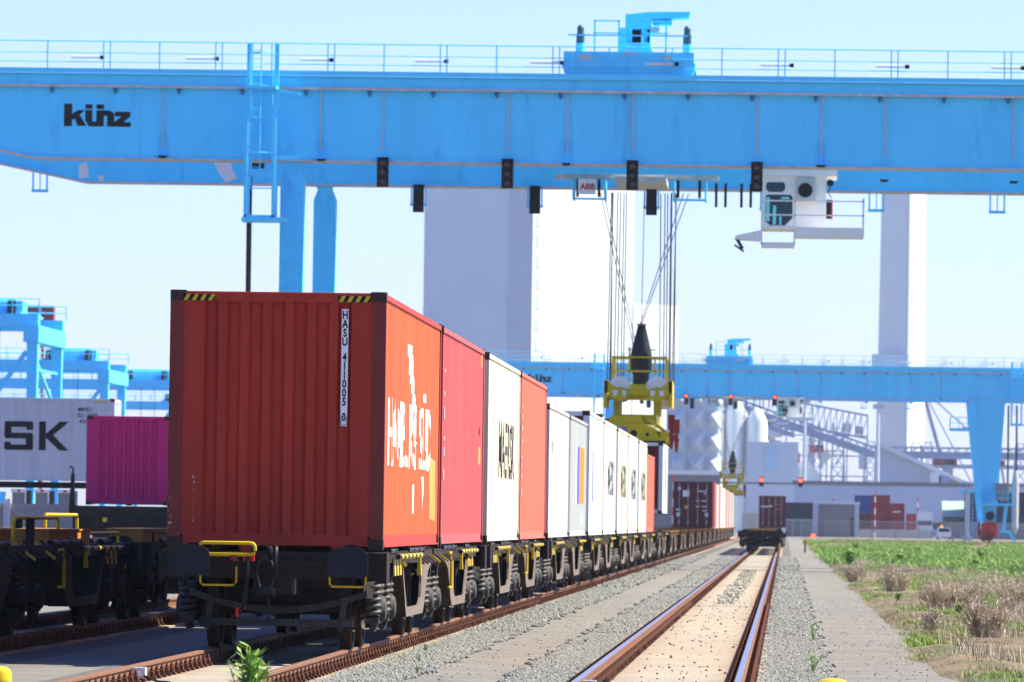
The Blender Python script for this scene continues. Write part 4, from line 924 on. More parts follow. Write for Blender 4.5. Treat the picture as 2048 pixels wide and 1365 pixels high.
def crane(Y, lit, label, who):
    t = thing('gantry_crane', label, 'crane', (0, Y, 0), 0, 'blue rail gantry cranes')
    D = 17.2
    for y, rear in ((0, False), (D, True)):
        g = put('girder', GIRD, BLUE, t, (0, y, 0))
        put('bottom_flange', FLANGE, GREYEDGE, g); put('top_flange', TOPF, BLUE, g); put('cable_tray', TRAY, GREYEDGE, g); [put('tray_bracket', TBR, DIRTB, g, (xx, -.03, GT - .04)) for xx in np.arange(XL + 1.1, XR, 2.3)]; [put('plate_seam', SEAM, BLUE2, g, (xx, -.004, 0)) for xx in np.arange(-24.5, 34, 6.4)]
        w = put('walkway', TOE, BLUE2, t, (0, y, 0))
        r = put('railing', RAILH, BLUE2, t, (0, y - .28, DK))
        x = XL
        k = 0
        while x < XR:
            put('railing_post', POST, BLUE2, r, (x, 0, 0))
            if k % 2 == 0: put('railing_post', POST, BLUE2, r, (x + .24, 0, 0))
            x += 2.03; k += 1
        if not rear:
            x = -26.0
            while x < 30:
                tl = put('tube_lamp', TUBE, WHITE, t, (x, y - .22, DK + .62)); put('lamp_cap', TCAP, BLACK, tl); x += 4.15
            for x in (-22.65, -16.95, -14.68, -10.17, -8.02, -5.67, -1.2, 1.13, 3.42, 8.03, 12.6, 15.6):
                put('conduit', COND, GREYEDGE, g, (x, -.06, 14.72))
            for x, z in ((-22.65, 14.5), (-16.9, 14.45), (-8.05, 14.4), (1.12, 14.45), (3.4, 13.95), (8.05, 13.95), (12.6, 13.95), (15.6, 14.4)):
                b = put('floodlight_bracket', FLOODB, BLUE2, t, (x, -.03, z)); put('floodlight', FLOOD, BLACK, b)
        else:
            for x in (-29.0, 3.35, 8.0, 12.6): put('hanging_lamp', CAGE, BLUE2, t, (x, D, GB - .05 + (.36 if x < -28 else 0)))
        for x in (-14.66, -10.16, -5.66, -1.18):
            tl = put('traffic_light', TLBOX, BLACK, t, (x + (.35 if rear else 0), y + (.0 if rear else -.36), (13.42 if not rear else GB - 1.05)), (0, 0, math.pi if rear else 0))
            put('hood', TLHM, BLACK, tl)
            for i, z in enumerate((.86, .53, .2)): put('lens', LENS, LAMPRED if (lit and i == 0 and not rear) else LAMPOFF, tl, (0, 0, z))
            if rear: put('hanging_lamp', CAGE, BLUE2, tl, (0, .1, 1.0))
        # left legs: slim pinned columns; right legs: broad, tapering
        lg = MB().prism([(-18.38, 1.9), (-17.52, 1.9), (-17.52, 13.75), (-17.70, 14.2), (-17.95, 13.62), (-18.20, 14.2), (-18.38, 13.75)], 'y', y + .1, y + .95).build('leg', BLUE, t)
        MB().prism([(-18.30, 14.30), (-17.6, 14.30), (-17.90, 13.55), (-18.0, 13.55)], 'y', y + .04, y + .098).build('pin_joint', BLUE2, lg)
        if not rear: put('ladder_hoops', LH, BLUE2, lg, (-17.97, .08, 3.0))
        MB().prism([(18.6, 14.30), (22.1, 14.30), (21.3, 2.0), (19.95, 2.0)], 'y', y - .1, y + 1.0).build('leg', BLUE, t)
        MB().prism([(18.6, 14.2), (19.0, 14.2), (20.15, 2.05), (19.95, 2.05)], 'y', y - .3, y - .101).build('leg_rib', BLUE2, t)
        for x in (-17.95, 20.6):
            bg = MB().prism([(x - .75, .45), (x + .75, .45), (x + .75, 1.75), (x + .4, 1.95), (x - .4, 1.95), (x - .75, 1.75)], 'y', y - 1.1, y + 2.0).build('travel_bogie', REDP, t)
            for dy in (-.65, 1.5): MB().lathe([(.1, -.1), (.42, -.08), (.42, .08), (.1, .1)], (x, y + dy, .30), 'x', 18).build('wheel', DARKST, bg)
            MB().box(x - .12, x + .12, y - 1.5, y - 1.1, .45, 1.0).build('buffer', DKRED, bg)
            for s in (-1, 1): MB().box(x + s * .28 - .09, x + s * .28 + .09, y - 1.3, y + 2.2, .08, .75).build('bogie_side', DKRED, bg)
    for x in (-17.95, 20.6): MB().box(x - .45, x + .45, .9, D + .1, 1.2, 2.1).build('sill_beam', BLUE, t)
    put('lettering', KUNZ, INK, t, (-26.25, -.004, 15.49))
    for (pts, m_) in (([(-22.35, 14.30), (-21.6, 14.32), (-21.55, 13.9), (-21.35, 13.55), (-21.8, 13.35), (-22.1, 13.8)], 0), ([(-27.5, 14.0), (-27.2, 14.1), (-27.1, 13.5), (-27.5, 13.45)], 0), ([(-26.8, 13.55), (-26.5, 13.6), (-26.6, 13.3)], 0)):
        MB().prism([(a, b + 1.0) for a, b in pts], 'y', D - .006, D - .001).build('bare_paint_patch', WHITE, t)
    # ladder tower on the left, platforms on the right leg
    lt = put('ladder_tower', LT[0], BLUE2, t, (-19.0, -.75, 14.55)); put('ladder', LT[1], BLUE2, lt); put('safety_hoops', LT[2], BLUE2, lt)
    MB().box(-.35, .1, -.05, .0, -.55, -.35).box(-.35, -.12, -.05, .0, 2.6 + 1, 2.64 + 1).build('sign_plate', BLACK, lt)
    lt = put('ladder_tower', LT[0], BLUE2, t, (23.2, -.75, 14.2)); put('ladder', LT[1], BLUE2, lt)
    pl = MB().box(16.5, 18.9, -.6, .2, 11.1, 11.4).box(17.0, 19.6, -.5, .2, 8.4, 8.5)
    for x in (16.55, 17.4, 18.3): pl.box(x - .03, x + .03, -.6, -.54, 11.3, 12.5)
    pl.box(16.5, 18.9, -.6, -.54, 12.45, 12.52).box(16.5, 18.9, -.6, -.54, 11.9, 11.95).box(16.5, 16.56, -.6, .2, 11.4, 12.5)
    pl.build('leg_platform', BLUE2, t)
    pl = MB().box(19.8, 23.2, -1.3, .0, 3.6, 3.85).box(17.6, 19.7, -.8, .1, 4.9, 5.1)
    for x in np.arange(19.85, 23.2, .66): pl.box(x - .03, x + .03, -1.3, -1.24, 3.8, 5.0)
    pl.box(19.8, 23.2, -1.3, -1.24, 4.95, 5.02).box(19.8, 23.2, -1.3, -1.24, 4.4, 4.45)
    for x in (17.65, 18.3, 19.0): pl.box(x - .03, x + .03, -.8, -.74, 5.0, 6.0)
    pl.box(17.6, 19.7, -.8, -.74, 5.95, 6.02)
    pl.build('leg_platform', BLUE2, t)
    MB().box(21.2, 22.5, -1.0, -.2, 4.1, 5.9).build('switch_cabinet', GREYW, t)
    st = MB()
    for x in (18.9, 19.4): st.box(x - .03, x + .03, -.7, -.64, .4, 5.2)
    for z in np.arange(.7, 5.1, .4): st.box(18.9, 19.4, -.7, -.66, z - .02, z + .02)
    st.build('foot_ladder', BLUE2, t)
    MB().beam((22.3, -.5, 3.6), (22.0, -.5, .9), .35).box(21.7, 22.9, -.8, -.2, .9, 1.15).beam((22.6, -.5, 1.0), (23.2, -.5, .1), .3).build('stair_foot', BLUE, t)
    MB().lathe([(.1, -.06), (.45, -.05), (.45, .05), (.1, .06)], (20.7, -.35, 2.6), 'y', 20).build('cable_reel', DARKST, t) if lit else None
    for x, zb in (((-19.55, .0),) if not lit else ((22.45, 5.0), (23.3, 7.2))): MB().tube([(x, .8, 13.8), (x + .02, .8, zb)], .1, 7).build('power_cable', BLACKR, t)
    if lit: MB().lathe([(.12, .2), (.34, .8), (.36, 5.5), (.15, 6.6)], (23.25, .8, .6), 'z', 10).build('cable_basket', LTGREY, t)
    # trolley on top of the girders
    TRX, TRY = -5.85, D / 2
    tr = MB().box(TRX - 2.4, TRX + 2.4, -.2, D + 1.0, 17.85, 18.0).build('trolley', BLUE, t)
    for y in (-.15, D + .5):
        MB().prism([(TRX - 2.25, 17.5), (TRX + 2.25, 17.5), (TRX + 2.35, 17.7), (TRX + 2.35, 17.85), (TRX - 2.35, 17.85), (TRX - 2.35, 17.7)], 'y', y, y + .5).build('trolley_beam', BLUE, tr)
        MB().box(TRX - 2.35, TRX + 2.35, y - .05, y + .55, 18.002, 18.40).build('trolley_beam', BLUE, tr)
        MB().box(TRX - 1.8, TRX - 1.3, y - .06, y - .052, 18.1, 18.28).box(TRX + 1.2, TRX + 1.6, y - .06, y - .052, 18.1, 18.28).box(TRX - .25, TRX + .3, y - .07, y - .052, 18.3, 18.36).build('trolley_plate', GREYEDGE, tr)
    for x in (TRX - 1.95, TRX + 2.0):
        for y in (6.2,):
            mo = MB().lathe([(.13, 18.0), (.13, 18.75), (.17, 18.76), (.17, 19.15)], (x, y, 0), 'z', 12).build('hoist_motor', BLUE, tr); MB().lathe([(.155, 19.151), (.155, 19.5), (.12, 19.52), (.13, 19.72), (.07, 19.82)], (x, y, 0), 'z', 12).build('motor_cap', DARKTEAL, mo)
    # machine house with its hoist boom
    MB().prism([(TRX - .55, 18.45), (TRX + .35, 18.45), (TRX + .35, 19.2), (TRX - .25, 19.2), (TRX - .25, 19.75), (TRX - .55, 19.75)], 'y', 6.3, 9.8).build('machine_house', BLUE, tr)
    MB().box(TRX - .3, TRX + .65, 6.4, 9.8, 19.72, 20.25).prism([(TRX - .3, 20.25), (TRX + .65, 20.25), (TRX + .65, 20.36)], 'y', 6.4, 9.8).build('machine_house', BLUE, tr)
    MB().box(TRX - .26, TRX - .05, 6.42, 9.7, 19.21, 19.72).box(TRX + .3, TRX + .62, 6.6, 9.7, 18.45, 19.7).build('machine_house', BLUE2, tr)
    MB().box(TRX - .05, TRX + .28, 6.9, 7.0, 19.22, 19.7).box(TRX + .52, TRX + .6, 6.5, 6.6, 18.9, 19.7).build('dark_opening', BLACK, tr)
    MB().prism([(TRX + .651, 20.08), (TRX + 2.05, 20.18), (TRX + 2.1, 20.38), (TRX + .651, 20.36)], 'y', 6.5, 7.6).box(TRX + .7, TRX + 1.4, 6.6, 7.5, 19.9, 20.07).build('service_boom', BLUE, tr)
    MB().box(TRX + .62, TRX + .95, 6.3, 6.9, 19.6, 19.8).build('hoist_block', LTGREY, tr)
    MB().box(TRX + .37, TRX + .9, 6.2, 8.6, 18.5, 18.75).prism([(TRX + .37, 18.75), (TRX + .75, 18.75), (TRX + .6, 19.2), (TRX + .37, 19.25)], 'y', 6.3, 8.5).build('cable_guide', BLUE2, tr)
    for a, b in ((TRX - 1.45, TRX - .5), (TRX + .33, TRX + 1.25)):
        MB().box(a, a + .06, 6, 6.06, 18.0, 20.0).box(b - .06, b, 6, 6.06, 18.0, 20.0).box(a, b, 6.0, 6.05, 19.95, 20.0).box(a, b, 6.0, 6.05, 19.5, 19.55).build('trolley_rail', BLUE2, tr)
    MB().box(TRX - 2.2, TRX + 2.1, -.06, -.01, 18.98, 19.03).build('trolley_rail', BLUE2, tr)
    for i, (a, b, z) in enumerate(((TRX - .3, TRX + .05, 18.9), (TRX - .3, TRX + .05, 18.72), (TRX - .05, TRX + .25, 19.08))): MB().box(a, b, 6.285, 6.298, z, z + .06).build('notice_plate', LTGREY, tr)
    # underside of the trolley: rope sheave boxes, cross-beam, sign
    ub = MB().box(TRX - 2.9, TRX + 3.2, TRY - .4, TRY + .4, 14.25, 14.42).box(TRX - .6, TRX + 1.3, TRY - 2, TRY + 2, 14.0, 14.25).build('rope_frame', GREYEDGE, tr)
    for x in (TRX - 1.6, TRX + 2.15):
        MB().box(x - .62, x - .56, TRY - 1, TRY + 1, 13.45, 14.2).box(x + .56, x + .62, TRY - 1, TRY + 1, 13.45, 14.2).box(x - .6, x + .6, TRY - 1, TRY - .9, 13.42, 13.5).build('sheave_frame', BLUE2, tr)
        for dx in (-.45, .35): MB().lathe([(.05, -.05), (.33, -.05), (.33, .05), (.05, .05)], (x + dx, TRY, 13.9), 'x', 16).build('rope_sheave', DARKST, tr)
    sg = MB().box(TRX - 2.0, TRX - 1.35, TRY - 1.06, TRY - 1.01, 13.62, 14.2).build('sign_board', WHITE, tr)
    put('lettering', text_mesh('ABB', .30, .012), REDP, sg, (TRX - 1.65, TRY - 1.065, 13.9), (math.pi / 2, 0, 0))
    for x in (2.0 + TRX + 1.1, TRX + 4.05): MB().box(x - .05, x + .05, TRY + 2, TRY + 2.2, 13.35, 14.25).box(x + .3, x + .4, TRY + 2, TRY + 2.2, 13.35, 14.25).build('end_stop', DARKST, tr)
    # operator's cabin
    cb = MB().prism([(-1.0, 12.35), (1.35, 12.35), (1.35, 14.3), (-1.0, 14.3)], 'y', 5.6, 8.4).build('operator_cabin', WHITE, t)
    MB().prism([(-1.06, 14.3), (1.75, 14.3), (1.75, 14.62), (1.6, 14.7), (-1.0, 14.7)], 'y', 5.45, 8.6).build('cabin_roof', WHITE, cb)
    MB().prism([(-.86, 13.98), (-.86, 13.80), (-.76, 13.70), (-.26, 13.70), (-.16, 13.80), (-.16, 13.98), (-.22, 14.06), (-.8, 14.06)], 'y', 5.58, 5.598).build('upper_window', GLASS, cb)
    MB().prism([(-.88, 13.5), (-.88, 12.62), (-.7, 12.47), (-.15, 12.47), (.12, 12.75), (.12, 13.5), (.05, 13.6), (-.82, 13.6)], 'y', 5.58, 5.598).build('front_window', GLASS, cb)
    for a, b, z0, z1 in ((-.86, -.72, 12.62, 13.5), (-.60, -.48, 12.5, 13.2), (-.36, -.28, 12.48, 12.8), (-.3, .0, 13.44, 13.52)): MB().box(a, b, 5.572, 5.578, z0, z1).build('painted_sky_strip', CYAN, cb)  # sky showing in the windows, painted as cyan strips over the glass
    MB().box(1.15, 1.3, 5.595, 5.61, 12.3, 14.3).build('corner_strip', WHITE, cb)
    ac = MB().box(.28, .95, 5.2, 5.58, 13.38, 14.15).build('air_conditioner', LTGREY, cb); MB().lathe([(.27, -.02), (.27, 0)], (.58, 5.2, 13.76), 'y', 20).build('fan_grille', DARKST, ac)
    pf = MB().box(-1.0, .2, 4.4, 5.5, 11.62, 11.8).box(.2, 2.75, 4.4, 8.4, 12.1, 12.3).box(.2, 2.75, 4.35, 4.4, 12.0, 12.36).prism([(-1.0, 12.3), (-1.0, 11.9), (-2.0, 11.95), (-1.95, 12.08)], 'y', 5.6, 6.6).build('cabin_platform', WHITE, cb)
    rl = MB()
    for x in (-1.0, .2): rl.box(x - .03, x + .03, 4.4, 4.46, 11.7, 13.6)
    rl.box(2.68, 2.75, 4.4, 4.46, 12.2, 13.45)
    for z in (12.78, 13.3): rl.box(-1.0, 2.75, 4.4, 4.44, z, z + .05)
    rl.box(-1.0, .2, 4.4, 4.44, 12.35, 12.4)
    for z in (12.5, 12.95): rl.box(2.0, 2.5, 8.2, 8.24, z, z + .03)
    rl.build('cabin_railing', WHITE, cb)
    MB().box(1.36, 1.54, 5.7, 6.1, 12.75, 13.45).build('red_box', BLACK, cb); MB().box(1.541, 1.60, 5.7, 6.1, 12.72, 13.45).build('red_door', REDP, cb)
    MB().lathe([(.02, -.1), (.13, -.08), (.13, .08), (.02, .1)], (1.5, 5.5, 14.05), 'y', 12).tube([(1.5, 5.5, 13.9), (1.42, 5.5, 13.7), (1.55, 5.5, 13.5)], .02, 5).build('horn', BLACK, cb)
    MB().beam((-1.9, 5.9, 11.95), (-1.7, 5.9, 11.6), .12).beam((-2.0, 5.9, 11.75), (-1.65, 5.9, 11.5), .07).build('work_lamp', BLACK, cb)
    # the spreader hangs free below: a thing of its own
    sx = -5.5; sy = Y + 8.6
    s_ = thing('container_spreader', who, 'spreader', (sx, sy, 4.42), 0, 'yellow container spreaders')
    for x in (-.68, .70):
        for yy in (-1.6, 1.6):
            sh = MB().lathe([(.06, -.05), (.36, -.06), (.43, -.06), (.43, .06), (.06, .05)], (x, yy, 2.02), 'y', 24).build('sheave', WHITE, s_)
            sg2 = 1 if x > 0 else -1
            MB().prism([(x + .47 * math.cos(R(a_)), 2.0 + .47 * math.sin(R(a_))) for a_ in range(190, 351, 20)] + [(x, 2.06)], 'y', yy - .12, yy - .07).build('sheave_guard', SPYEL, sh)
            MB().prism([(x + sg2 * .1, 1.98), (x + sg2 * .56, 1.8), (x + sg2 * .56, 2.28), (x + sg2 * .40, 2.24)], 'y', yy - .1, yy - .065).build('guard_arm', SPYEL, sh)
            for dx in (-.17, .17): MB().prism([(x + dx - .1, 1.92), (x + dx + .1, 1.92), (x + dx + .06, 1.72), (x + dx - .06, 1.72)], 'y', yy - .125, yy - .121).build('guard_opening', WHITE, sh)
    hb_ = MB().box(-1.22, 1.22, -1.5, 1.5, 1.62, 1.74).box(-.3, .3, -1.9, 1.9, 1.74, 2.15).build('headblock', SPYEL, s_)
    hb2 = MB()
    for x in (-.78, .70): hb2.box(x - .14, x + .14, -.9, .9, .98, 1.62)
    for x in (-1.2, 1.2): hb2.box(x - .07, x + .07, -1.7, 1.7, 1.3, 2.3)
    hb2.build('headblock_post', SPYEL, s_)
    for x in (1.05,): MB().box(x - .2, x + .2, -.9, -.7, 1.25, 1.58).build('white_plate', WHITE, s_)
    rr = MB()
    for x, z1 in ((-.95, 3.2), (-.35, 3.55), (.6, 3.2), (1.02, 3.2)): rr.box(x - .035, x + .035, -1.3, -1.23, 2.1, z1)
    rr.box(-.95, 1.02, -1.3, -1.24, 3.14, 3.2).box(-.95, 1.02, -1.3, -1.24, 2.62, 2.68).box(-.95, -.3, -1.3, -1.24, 2.28, 2.32)
    for x in (-.95, 1.02): rr.box(x - .03, x + .03, -1.3, 1.3, 3.14, 3.2).box(x - .03, x + .03, 1.2, 1.27, 2.1, 3.2)
    rr.box(-.95, .98, 1.22, 1.28, 3.14, 3.2).box(-1.0, -.85, -1.0, -.6, 2.3, 3.2)
    rr.build('spreader_railing', SPYEL, s_)
    MB().lathe([(.30, 2.1), (.30, 2.55), (.40, 2.7), (.41, 3.2), (.39, 3.35), (.15, 4.35), (.15, 4.42)], (.06, 0, 0), 'z', 24).build('cable_basket', NAVYBLK, s_, smooth=True)
    MB().lathe([(.2, 4.40), (.2, 4.45)], (.06, 0, 0), 'z', 16).box(-.45, .6, -.02, .02, 3.45, 3.5).build('basket_rim', GREYW, s_)
    mb_ = MB().box(-.85, .75, -5.2, 5.2, .62, .98).build('main_beam', SPYEL, s_)
    for ye, sg_ in ((-5.6, 1), (5.6, -1)):
        e = MB().box(-1.2, 1.2, ye - .25, ye + .25, 0.02, .16).prism([(-1.2, .16), (1.2, .16), (1.05, .32), (.35, .62), (-1.0, .62), (-1.2, .3)], 'y', ye - .25, ye + .25).build('end_beam', SPYEL, s_)
        MB().prism([(-1.0, .621), (.35, .621), (.2, .9), (-.9, .9)], 'y', ye - .25 + (.1 if sg_ > 0 else 0), ye + .25).build('end_beam_top', SPYEL, e)
        MB().beam((.45, ye - .1, .85), (1.1, ye - .1, .34), .14).build('end_brace', SPYEL, e)
        for x, z, w in ((-.05, .28, .13), (.45, .25, .07), (.85, .3, .05), (.9, .2, .04)): MB().lathe([(w, -.004), (w, 0)], (x, ye - .2505, z), 'y', 14).build('lightening_hole', BLACK, e)
        MB().box(-1.15, 1.1, ye - .2, ye + .2, -.08, .018).build('twistlock_beam', BLACK, e)
        for x in (-1.32, 1.32):
            MB().box(x - .12, x + .12, ye - .2, ye + .1, .45, .98).box(x - .07, x + .07, ye - .2, ye + .0, .05, .45).prism([(x - .1, .3), (x + .12, .25), (x + .05, -.25), (x - .02, -.3)], 'y', ye - .22, ye - .1).build('flipper', DKRED, e)
        if sg_ > 0: put('lettering', text_mesh('stinis', .34, .012), BLUEI, e, (-.62, ye - .254, .44), (math.pi / 2, 0, 0))
    ro = MB()
    top = 13.75 - 4.42; X0 = TRX - sx
    for x, dy in ((-1.05, -.3), (-.95, .3), (-.82, -.2), (-1.12, .5), (-.7, .6), (1.15, -.3), (1.0, .3), (1.22, .5), (.9, .1), (1.1, -.1), (-1.2, .2), (-.6, .2), (1.3, .2), (.75, .4)): ro.tube([(x, dy, 2.2), (x + random.uniform(-.05, .08), dy, top)], .02, 4)
    for (x0_, x1_) in ((-1.55, -.35), (-1.42, -.2), (1.55, .0), (1.75, .1)): ro.tube([(x0_, 0, top), (x1_ * .6, 0, 3.5 if x0_ < 0 else 4.4)], .016, 4)
    ro.tube([(.05, 0, 4.42), (.1, 0, top)], .014, 4)
    ro.build('hoist_rope', ROPE, s_)
    return t
DARKTEAL = mat('dark_teal_paint', (.03, .10, .11), .5, 0, .1)
NAVYBLK = mat('navy_black_basket', (.010, .013, .024), .6, 0, .2, 3)
crane(243.0, False, 'nearer, larger blue gantry crane with black lettering and white operator cabin', 'yellow spreader with black cable basket holding the white container')
crane(684.0, True, 'far blue gantry crane with lit red signals and red wheel bogie', 'far yellow spreader hanging from the second crane')

# ------------------------------------------------------------------ yard cranes far left
def yard_crane(xr, Y, span, label):
    t = thing('yard_crane', label, 'crane', (xr, Y, 0), 0, 'blue yard cranes on the left')
    for y in (0, 17): MB().box(-span, -.1, y, y + 1.4, 15.45, 16.3).build('girder', PALEBLUE, t)
    for x in (-span, 0):
        MB().box(x - .8 if x else -1.15, x + .6 if x else 0, -.4, 18.6, 14.2, 15.44).build('end_box', PALEBLUE, t)
        for y in (.1, 16.9): MB().prism([(x - .95, 14.2), (x - .12, 14.2), (x - .25, .9), (x - .8, .9)], 'y', y, y + 1.0).build('leg', PALEBLUE, t)
        MB().box(x - 1.0, x - .1, -1, 19.5, .4, 1.3).build('sill_beam', PALEBLUE, t)
        br = MB().beam((x - .5, 1, 13.2), (x - .5, 17, 9.2), .22).beam((x - .5, 1.2, 12.2), (x - .5, 17, 12.2), .18).build('brace', PALEBLUE, t)
    MB().beam((-span * .35, .6, 2), (-1, .6, 13.5), .35).build('brace', PALEBLUE, t)
    for y in (-.3, 18.6):
        rl = MB()
        for z in (16.9, 17.4): rl.tube([(-span, y, z), (0, y, z)], .04, 4)
        for x in np.arange(-span, .1, 2.0): rl.box(x - .03, x + .03, y - .03, y + .03, 16.3, 17.4)
        rl.build('railing', BLUE2, t)
    tr = MB().box(-6.8, -1.5, 1.0, 16, 16.32, 16.5).build('trolley', PALEBLUE, t)
    MB().lathe([(.7, -2), (.7, 2)], (-4.2, 4, 16.9), 'x', 14).build('rope_drum', PALEBLUE, tr)
    for x in (-6.0, -2.2): MB().lathe([(.6, -.3), (.6, .3)], (x, 1.0, 16.7), 'x', 12).build('drum_flange', BLACK, tr)
    MB().box(-2.6, -1.5, 2, 5, 16.5, 17.3).build('machine_house', PALEBLUE, tr)
    MB().lathe([(.3, 0), (.5, 1.2), (.2, 2.2)], (-4.5, 8, 9.3), 'z', 10).build('cable_basket', NAVYBLK, t)
    sp_ = MB().box(-5.9, -3.4, 4.5, 13, 8.2, 8.7).box(-5.5, -3.8, 7, 10, 8.7, 9.6).box(-6.0, -3.3, 3.5, 4.5, 7.6, 8.4).build('spreader', SPYEL, t)
    ro = MB()
    for x in (-5.4, -3.9): ro.tube([(x, 8, 9.4), (x, 8, 16.4)], .03, 4)
    ro.build('hoist_rope', ROPE, t)
    return t
yard_crane(-55.6, 500, 26, 'nearest pale blue yard crane at the left edge, above the white container')
yard_crane(-65.4, 650, 26, 'middle blue yard crane above the magenta container')
yard_crane(-66.3, 740, 26, 'third blue yard crane next to the red container edge')
yard_crane(-75.0, 880, 30, 'furthest blue yard crane showing low above the magenta container')
rt = thing('lattice_mast', 'dark red lattice mast behind the nearest yard crane', 'mast', (-100.3, 900, 0))
mb = MB()
for sx in (-.7, .7):
    for sy in (-.7, .7): mb.box(sx - .12, sx + .12, sy - .12, sy + .12, 0, 29)
for z in range(0, 28, 2): mb.beam((-.7, -.7, z), (.7, -.7, z + 2), .12).beam((.7, -.7, z), (.7, .7, z + 2), .12).beam((-.7, .7, z + 2), (-.7, -.7, z), .12)
mb.build('lattice', DKRED, rt); MB().box(-1.7, 2.2, -1, 1, 26.8, 29.2).build('mast_head', DKRED, rt)

# ------------------------------------------------------------------ far industry
CONC = mat('hazy_concrete', (.60, .665, .70), .85, 0, .06, .05)  # bluish distance haze is partly put into this colour
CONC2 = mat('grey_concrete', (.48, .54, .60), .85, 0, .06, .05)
CONCD = mat('block_grey', (.21, .20, .20), .85, 0, .12, .6)
STEELB = mat('hazy_steel', (.30, .37, .50), .6, 0, .15, .3)  # lightened so that distance haze is part of the colour
NAVY = mat('navy_sheet', (.012, .016, .035), .5, 0, .2, .4)
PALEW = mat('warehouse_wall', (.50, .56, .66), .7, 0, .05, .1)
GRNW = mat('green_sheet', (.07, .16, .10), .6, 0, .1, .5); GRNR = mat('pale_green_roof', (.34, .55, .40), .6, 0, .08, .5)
def prism_thing(name, label, cat, pts, z0, z1, m, part='wall', loc=(0, 0, 0), group=None):
    t = thing(name, label, cat, loc, 0, group); MB().prism(pts, 'z', z0, z1).build(part, m, t); return t
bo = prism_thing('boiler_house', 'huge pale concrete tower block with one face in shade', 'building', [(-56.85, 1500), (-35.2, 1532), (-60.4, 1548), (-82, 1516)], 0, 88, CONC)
MB().prism([(-56.9, 1499.3), (-56.87, 1500.5), (-62.2, 1503.6), (-62.4, 1502.6)], 'z', 0, 88).build('corner_pilaster', CONC2, bo)
MB().prism([(-35.0, 1532), (-25.0, 1546), (-34, 1556), (-44, 1542)], 'z', 0, 51).build('lower_block', CONC, bo)
def on_face(t0, t1, d0, d1): return [(-56.85 + .56 * t + .828 * d, 1500 + .828 * t - .56 * d) for t, d in ((t0, d0), (t1, d0), (t1, d1), (t0, d1))]
for z in np.arange(30, 86, 4.6): MB().prism(on_face(1.4, 2.6, .02, .12), 'z', z, z + 2.6).build('stair_window', SKYB, bo)
MB().prism(on_face(.5, 7.0, -.05, .01), 'z', 0, 88.2).build('stair_strip', PALEW, bo)
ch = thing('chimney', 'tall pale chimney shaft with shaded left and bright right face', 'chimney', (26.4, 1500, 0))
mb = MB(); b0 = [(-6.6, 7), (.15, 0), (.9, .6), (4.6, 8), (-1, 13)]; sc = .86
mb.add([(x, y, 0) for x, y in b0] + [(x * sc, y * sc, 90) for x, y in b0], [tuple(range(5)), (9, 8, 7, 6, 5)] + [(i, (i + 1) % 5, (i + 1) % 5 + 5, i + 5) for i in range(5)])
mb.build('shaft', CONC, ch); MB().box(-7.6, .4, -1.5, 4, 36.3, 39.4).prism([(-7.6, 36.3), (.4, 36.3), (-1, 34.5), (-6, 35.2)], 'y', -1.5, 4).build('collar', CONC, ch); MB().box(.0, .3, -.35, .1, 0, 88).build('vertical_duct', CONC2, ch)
fs = thing('faceted_silo_building', 'grey building with rows of bright pyramid-shaped panels', 'building', (-17.2, 1250, 0))
MB().box(-5, 4.6, 0, 10, 0, 27).build('wall', CONC2, fs)
for i in range(3):
    for j in range(5):
        x, z = -3.1 + i * 3.4, 7.6 + j * 4.3
        mb = MB().add([(x - .9, -.01, z - 1.0), (x + 1.7, -.01, z - 1.9), (x + 1.7, -.01, z + 2.2), (x - .9, -.01, z + 1.4), (x + .2, -3.2, z + .3)], [(0, 1, 4), (1, 2, 4), (2, 3, 4), (3, 0, 4)]); mb.build('pyramid_panel', CONC, fs)
lb = thing('low_building', 'low brown-grey flat-roofed building left of the far containers', 'building', (-12.9, 950, 0)); MB().box(-14, 3.6, 0, 12, 0, 8.2).build('wall', CONCD, lb); MB().box(-14.2, 3.8, -.3, 12.2, 8.201, 8.8).build('roof_edge', WHITE, lb)
ha = thing('white_hall', 'bright white storage hall beyond the far spreader', 'building', (-2.4, 1200, 0)); MB().prism([(-4.6, 0), (4.6, 0), (4.6, 16), (-4.6, 16)], 'y', 0, 30).build('wall', CONC, ha)
MB().prism([(4.61, 0), (8.5, 0), (8.5, 10.4), (6.0, 13.2), (4.61, 12.2)], 'y', 2, 14).build('gabled_annex', CONC, ha)
MB().box(-1.2, .6, -.2, -.01, 11, 15).build('blue_sign', SKYB, ha)
for i, (x, w, z) in enumerate(((-9.5, 2.2, 22), (-5.5, 2.0, 20.5))):
    tk = thing('storage_silo', ('tall pale round silo right of the pyramid-panel building', 'second pale round silo above the white hall')[i], 'silo', (x, 1262, 0), 0, 'round silos'); MB().lathe([(w, 0), (w, z), (w * .5, z + 2), (.3, z + 2.4)], (0, 0, 0), 'z', 20).build('shell', CONC, tk, smooth=True)
def lattice(name, label, p, q, h, w, m, n, cat='conveyor', roof=True):
    """inclined or level gallery from p to q with braced sides"""
    t = thing(name, label, cat, p, 0); q = tuple(q[i] - p[i] for i in range(3)); mb = MB(); v = Vector(q)
    for z in (0, h):
        for y in (0, w): mb.beam((0, y, z), (q[0], q[1] + y, q[2] + z), .35)
    for i in range(n):
        a, b = v * (i / n), v * ((i + 1) / n)
        mb.beam(a, b + Vector((0, 0, h)), .18); mb.beam(b, b + Vector((0, 0, h)), .16)
    mb.build('truss', m, t)
    if roof: MB().beam(Vector((0, w / 2, h * .35)), v + Vector((0, w / 2, h * .35)), w * .7, h * .55).build('belt_housing', m, t)
    return t
lattice('conveyor_gallery', 'blue-grey inclined conveyor gallery sloping down to the right', (-13, 1300, 24.6), (16.5, 1300, 14.6), 2.0, 3, STEELB, 22)
